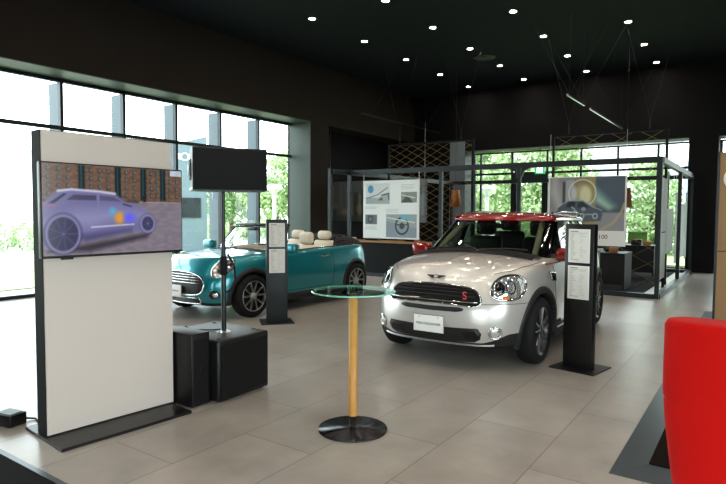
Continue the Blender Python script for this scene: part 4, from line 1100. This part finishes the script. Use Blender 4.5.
# desks, chairs and small things in the booth
def desk(x0, x1, y0, y1, z, top, label, back=True):
    r = root('desk', (x0, y0, 0), 0, label, 'desk'); W, D = x1-x0, y1-y0
    MB().box(0, W, 0, D, z-.03, z).build('desk_top', top, r)
    MB().box(W-.04, W-.005, .03, D-.03, .0, z-.03).build('side_panel', M['desk'], r); MB().box(.005, .04, .03, D-.03, .0, z-.03).build('side_panel', M['desk'], r)
    MB().box(.04, W-.04, .05, .08, .1, z-.03).build('front_panel', M['black'], r)
    return r
desk(-4.1, -2.22, 12.35, 13.15, .74, M['desk'], 'dark desk under the grey car poster, nearer of the two').location.z = .012
desk(-4.1, -2.12, 15.4, 16.2, .76, M['desk'], 'dark desk further back in front of the green chair').location.z = .012
ct = root('counter', (-9.3, 12.15, 0), 0, 'long black counter with an oak top under the white poster board', 'counter')
MB().box(0, 2.85, 0, .6, .78, .82).build('counter_top', M['woodtop'], ct); MB().box(.02, 2.83, .04, .58, 0, .78).build('cabinet', M['black_matt'], ct)
MB().box(2.86, 3.12, .0, .6, 0, .86).build('end_panel', M['pframe'], ct)
for i, (x, lab) in enumerate(((-8.35, 'dark open laptop at the left on the oak counter'), (-7.15, 'dark open laptop at the right on the oak counter'))):
    r = root('laptop', (x, 12.4, .822), .1, lab, 'laptop', 'laptops on the counter')
    MB().box(-.18, .18, 0, .24, 0, .015).build('keyboard_base', M['black'], r)
    q = MB(); q.box(-.18, .18, -.005, .005, 0, .13); q.build('display', M['black_gloss'], r, (0, -.0, .0151), (.25, 0, 0))
tag(MB().bbox(-.055, .055, -.05, .05, 0, .11, .006).build('wooden_box', M['orange'], None, (-6.93, 12.3, .821)), 'small orange wooden box at the right end of the oak counter', 'box')
tag(MB().bbox(-.10, .10, -.07, .07, 0, .07, .006).build('card_holder', M['paper'], None, (-8.9, 12.3, .822)), 'small pale card holder at the left end of the oak counter', 'holder')
for loc, m, lab, s_ in (((-2.48, 12.6, .752), 'orange', 'small tan wooden box on the near booth desk', (.08, .06, .10)), ((-2.75, 12.6, .752), 'white', 'small white box left of the tan box on the near booth desk', (.06, .05, .07)), ((-2.62, 12.75, .752), 'black', 'small black holder between the white and tan boxes on the near desk', (.05, .05, .08)),
                        ((-2.32, 15.7, .772), 'orange', 'small tan wooden box on the far booth desk', (.08, .06, .10)), ((-2.56, 15.7, .772), 'black', 'small dark holder on the far booth desk beside a tan box', (.12, .06, .14))):
    q = MB(); q.bbox(-s_[0], s_[0], -s_[1], s_[1], 0, s_[2], .006); tag(q.build('desk_box', M[m], None, loc), lab, 'box', 'small holders on the booth desks')
def office_chair(loc, rz, m, label, full=True):
    r = root('office_chair', loc, rz, label, 'chair')
    q = MB(); q.bbox(-.24, .24, -.23, .23, .43, .49, .025, 3); q.build('seat', m, r)
    pts = [(x, .24+.05*(z-.55)+.10*(x/.24)**2*-.4, z) for z in np.linspace(.58, 1.04, 8) for x in np.linspace(-.23, .23, 9)]
    q = MB(); q.grid(pts, 9, 8); q.grid([(x, y+.03, z) for x, y, z in pts], 9, 8); q.tube([pts[0], pts[8], pts[-1], pts[-9]], .015, True); q.build('backrest', m, r)
    q = MB(); q.tube([(0, .2, .44), (0, .29, .5), (0, .29, .75)], .02); q.build('back_support', M['black'], r)
    q = MB(); q.tube([(0, 0, .10), (0, 0, .43)], .025); q.build('gas_lift', M['alu'], r)
    for j in range(5):
        a = 2*PI*j/5+.3; q = MB(); q.tube([(0, 0, .10), (.28*math.cos(a), .28*math.sin(a), .07)], [.022, .014]); lg = q.build('leg', M['alu'], r)
        MB().lathe([(0, -.015), (.03, -.015), (.03, .015), (0, .015)], (.28*math.cos(a), .28*math.sin(a), .03), axis='y', n=12).build('castor', M['black'], lg)
    return r
office_chair((-2.75, 16.75, .012), 0, M['greenmesh'], 'green mesh office chair behind the far booth desk')
office_chair((-2.9, 13.75, .012), .5, M['seatdark'], 'dark office chair behind the near booth desk')

# exit sign
r = root('exit_sign', (-5.58, 17.42, 2.89), 0, 'small green and white running-man exit sign above the glass door', 'sign')
MB().box(-.15, .15, -.02, .02, -.15, .15).build('housing', M['exitgreen'], r)
MB().box(-.09, .09, -.023, -.02, -.11, .11).build('sign_face', M['exitwhite'], r)
q = MB(); q.lathe([(0, -.026), (.018, -.026), (.018, -.023)], (.02, 0, .065), axis='y', n=12)
q.tube([(.01, -.025, .04), (-.015, -.025, -.02), (.03, -.025, -.05), (.02, -.025, -.09)], .010, n=6); q.tube([(-.015, -.025, -.02), (-.05, -.025, -.06)], .010, n=6)
q.tube([(.045, -.025, .0), (.01, -.025, .035), (-.035, -.025, .02)], .007, n=6); q.build('running_man', M['exitgreen'], r)
MB().tube([(0, 0, .15), (0, 0, .69)], .008, n=6).build('hanger', M['black'], r)

# ------------------------------------------------------------------ partition on the right, platform, red chair
pf = root('carpet_platform', (-.70, 3.58, 0), 0, 'low anthracite platform with dark shag carpet under the red armchair', 'platform')
W, D, b_ = 4.2, 7.0, .19
q = MB(); q.add([(0, 0, 0), (W, 0, 0), (W, D, 0), (0, D, 0), (b_, b_, .035), (W-b_, b_, .035), (W-b_, D-b_, .035), (b_, D-b_, .035)], [(0, 1, 5, 4), (1, 2, 6, 5), (2, 3, 7, 6), (3, 0, 4, 7)], False); q.build('bevel_edge', M['bevel'], pf)
q = MB(); q.box(b_, W-b_, b_, D-b_, .02, .045); q.build('carpet', M['shag'], pf)
pn = root('partition', (-.34, 6.0, .047), 0, 'tall tan board partition standing at the right picture edge', 'partition')
q = MB(); q.box(0.02, 1.6, 0, .35, 0, 1.165); q.build('lower_board', M['tan'], pn)
q = MB(); q.box(0.02, 1.6, 0, .35, 1.171, 2.045); q.build('upper_board', M['tan'], pn)
q = MB(); q.box(0, .019, -.005, .36, 0, 2.05); q.build('edge_strip', M['black'], pn)
q = MB(); q.lathe([(0, -.02), (.10, -.02), (.11, -.001)], (.158, 0, 1.81), axis='y', n=28); q.build('round_badge', M['white'], pn)

ch = root('armchair', (-.275, 2.22, 0), 0, 'bright red upholstered high-back armchair at the right picture edge', 'armchair')
# seen from behind: back shell, seat and arms beyond it
def shell(W, zs, y0, th):
    pts = []
    for z, ins, yy in zs:
        for u in np.linspace(0, 1, 15):
            x = ins+(W-2*ins)*u; pts.append((x, yy-.05*math.sin(PI*u)+y0, z))
    return pts
def lens_body(mb, W, rows, th, r=.04):
    """closed soft slab: rows (z, inset, y) ; outline in x,y is a rounded rectangle"""
    n = 40; pts = []
    for z, ins, yy, sc in rows:
        hw = (W-2*ins)/2*sc; hd = th/2*sc; cx = W/2
        for j in range(n):
            a = 2*PI*j/n; ca, sa = math.cos(a), math.sin(a); e = 2/5
            x = cx+hw*math.copysign(abs(ca)**e, ca); y = yy+hd*math.copysign(abs(sa)**(2/3), sa)-.05*(1-((x-cx)/(W/2))**2)
            pts.append((x, y, z))
    mb.grid(pts, n, len(rows), True)
    return mb
q = MB(); lens_body(q, .78, [(1.16, .02, .09, .02), (1.172, .010, .09, .94), (1.166, .003, .09, .985), (1.15, .0, .09, 1), (1.0, .0, .085, 1), (.92, .001, .082, 1), (.897, .003, .081, .998), (.890, .005, .080, .988), (.883, .004, .080, .998), (.80, .012, .08, 1), (.65, .032, .085, 1), (.45, .06, .09, 1), (.25, .09, .10, .98), (.22, .1, .10, .9), (.22, .1, .10, .02)], .17); q.build('backrest', M['red'], ch)
q = MB(); q.bbox(.13, .65, .17, .72, .30, .46, .05, 3); q.build('seat', M['red'], ch)
for x in (.06, .64): MB().bbox(x, x+.09, .15, .68, .28, .66, .035, 3).build('armrest', M['red'], ch)
for x in (.14, .62):
    for y in (.12, .62): MB().tube([(x, y, .29), (x+(.02 if x > .3 else -.02), y, .0)], .014).build('leg', M['alu'], ch)

# ------------------------------------------------------------------ entrance mat, floor box, post
em = root('entrance_mat', (-5.6, .33, 0), 0, 'black entrance mat with a metal rim at the lower left corner', 'mat')
MB().box(0, 3.6, 0, 1.28, 0, .008).build('mat_surface', M['carpet'], em); MB().box(0, 3.6, 1.28, 1.315, 0, .012).build('metal_rim', M['bevel'], em)
fb = root('floor_box', (-4.42, 1.90, 0), .2, 'small black power box with a grey lid on the floor at the left edge', 'power box')
MB().bbox(-.09, .09, -.065, .065, 0, .085, .006).build('housing', M['black'], fb); MB().box(-.07, .07, -.05, .05, .085, .09).build('lid', M['signgrey'], fb)
tag(MB().tube([(-4.42, 1.98, .02), (-4.36, 2.05, .008), (-4.25, 2.02, .008), (-4.22, 2.1, .008), (-4.25, 2.6, .008), (-4.36, 3.1, .01)], .007).build('power_cable', M['rubber']), 'thin cable on the floor running from the power box behind the display wall', 'cable')
r = root('banner_stand', (-4.58, 1.80, 0), .3, 'thin dark stand post cut off by the left picture edge', 'stand')
MB().box(-.05, .0, -.02, .02, .01, .92).build('post', M['black'], r); MB().box(-.3, .03, -.12, .12, 0, .012).build('base_plate', M['black'], r)

# ------------------------------------------------------------------ ceiling things
dl = root('ceiling_downlight', (0, 0, HC), 0, 'round warm recessed downlight shining in the dark ceiling', 'ceiling light', 'downlights set in rows in the dark ceiling')
MB().lathe([(.062, 0), (.066, -.006), (.078, -.006), (.082, 0)], n=28).build('trim_ring', M['trim'], dl)
MB().lathe([(0, -.003), (.062, -.003)], n=28).build('lamp_lens', M['lamp'], dl, fixn=False)
lg = bpy.data.lights.new('downlight_beam', 'SPOT'); lg.energy = 30; lg.color = (1., .92, .82); lg.spot_size = math.radians(112); lg.spot_blend = .9; lg.shadow_soft_size = .06
lo = bpy.data.objects.new('downlight_beam', lg); COL.objects.link(lo); lo.parent = dl; lo.location = (0, 0, -.03)
first = True
LX = [-7.70, -5.92, -4.15, -2.40, -.62, 1.15, 2.9]; LY = [-2.2, -.3, 1.6, 3.5, 5.4, 7.3, 9.22, 11.10, 13.0, 14.92, 16.82]
for x in LX:
    for y in LY:
        if x > -1 and y > 12: continue
        d_ = dl if first else copy_tree(dl); first = False
        d_.location = (x, y, HC)
        inview = (y > 9.2 and x < -7) or (y > 11 and x < -3) or (y > 12.9 and x < -2) or (y > 9.2 and x < -5.5)
        if not inview: d_['label'] = 'recessed downlight of the front hall ceiling above the viewer'; d_['group'] = 'downlights over the viewer'
vt = root('ceiling_vent', (-5.93, 13.9, HC), 0, 'round dark air vent between the ceiling downlights', 'vent')
MB().lathe([(0, -.02), (.10, -.02), (.11, -.005), (.14, -.03), (.17, -.005), (.2, -.03), (.24, -.005), (.27, -.02), (.28, 0)], n=36).build('diffuser', M['black'], vt)
# hanging tracks
def track(x, z, y0, y1, label, m, caps):
    r = root('light_track', (x, y0, z), 0, label, 'light track'); L = y1-y0
    MB().box(-.02, .02, 0, L, -.02, .02).build('rail', m, r)
    for yy in caps:
        for dx, dy in ((-.75, -.3), (.75, .3)): MB().tube([(0, yy, .02), (dx, yy+dy, HC-z)], .004, n=4).build('cable', M['frame'], r)
        MB().tube([(0, yy, .02), (0, yy, HC-z)], .003, n=4).build('cable', M['frame'], r)
    return r
track(-8.9, 4.2, 12.65, 17.2, 'long black hanging light track near the left wall', M['black'], (.5, 3.6))
track(-3.25, 3.9, 11.75, 13.1, 'short bright metal track hanging above the lattice screen', M['alu'], (.15, 1.2))
track(-3.25, 3.9, 13.6, 17.2, 'longer bright metal track continuing towards the back wall', M['alu'], (3.4,))

# ------------------------------------------------------------------ world, camera
W_ = bpy.data.worlds.new('sky'); SC.world = W_; W_.use_nodes = True; nt = W_.node_tree
bg = nt.nodes['Background']
tc = nt.nodes.new('ShaderNodeTexCoord'); sx = nt.nodes.new('ShaderNodeSeparateXYZ'); rp = nt.nodes.new('ShaderNodeValToRGB')
nt.links.new(tc.outputs['Generated'], sx.inputs[0]); nt.links.new(sx.outputs['Z'], rp.inputs[0])
rp.color_ramp.elements[0].color = (.93, .97, 1, 1); rp.color_ramp.elements[1].color = (.80, .90, 1, 1)
nt.links.new(rp.outputs[0], bg.inputs['Color']); bg.inputs['Strength'].default_value = 8

f_, pi_, ro_, ya_ = 574., .0511, .00554, .6069
def ray(px, py):
    u = (px-363)/f_; v = -(py-242)/f_; cp, sp_, c_, s_ = math.cos(pi_), math.sin(pi_), math.cos(ro_), math.sin(ro_)
    X = u*c_-v*s_; Zz = u*s_+v*c_; Y = cp+Zz*sp_; z = -sp_+Zz*cp
    return Vector((X*math.cos(ya_)-Y*math.sin(ya_), X*math.sin(ya_)+Y*math.cos(ya_), z))
cam = bpy.data.cameras.new('camera'); co = bpy.data.objects.new('camera', cam); COL.objects.link(co)
fw = ray(363, 242); rt = ray(363+f_, 242)-fw; up = ray(363, 242-f_)-fw
co.matrix_world = Matrix(((rt.x, up.x, -fw.x, 0), (rt.y, up.y, -fw.y, 0), (rt.z, up.z, -fw.z, H), (0, 0, 0, 1)))
cam.sensor_fit = 'HORIZONTAL'; cam.sensor_width = 36; cam.lens = f_/726*36; cam.clip_start = .05; cam.clip_end = 300
SC.camera = co
SC.view_settings.view_transform = 'Standard'; SC.view_settings.look = 'None'; SC.view_settings.gamma = 1; SC.view_settings.exposure = 0.0
SC.view_settings.use_curve_mapping = False
SC.cycles.max_bounces = 8; SC.cycles.transparent_max_bounces = 24; SC.cycles.caustics_reflective = False; SC.cycles.caustics_refractive = False
SC.cycles.sample_clamp_indirect = 6
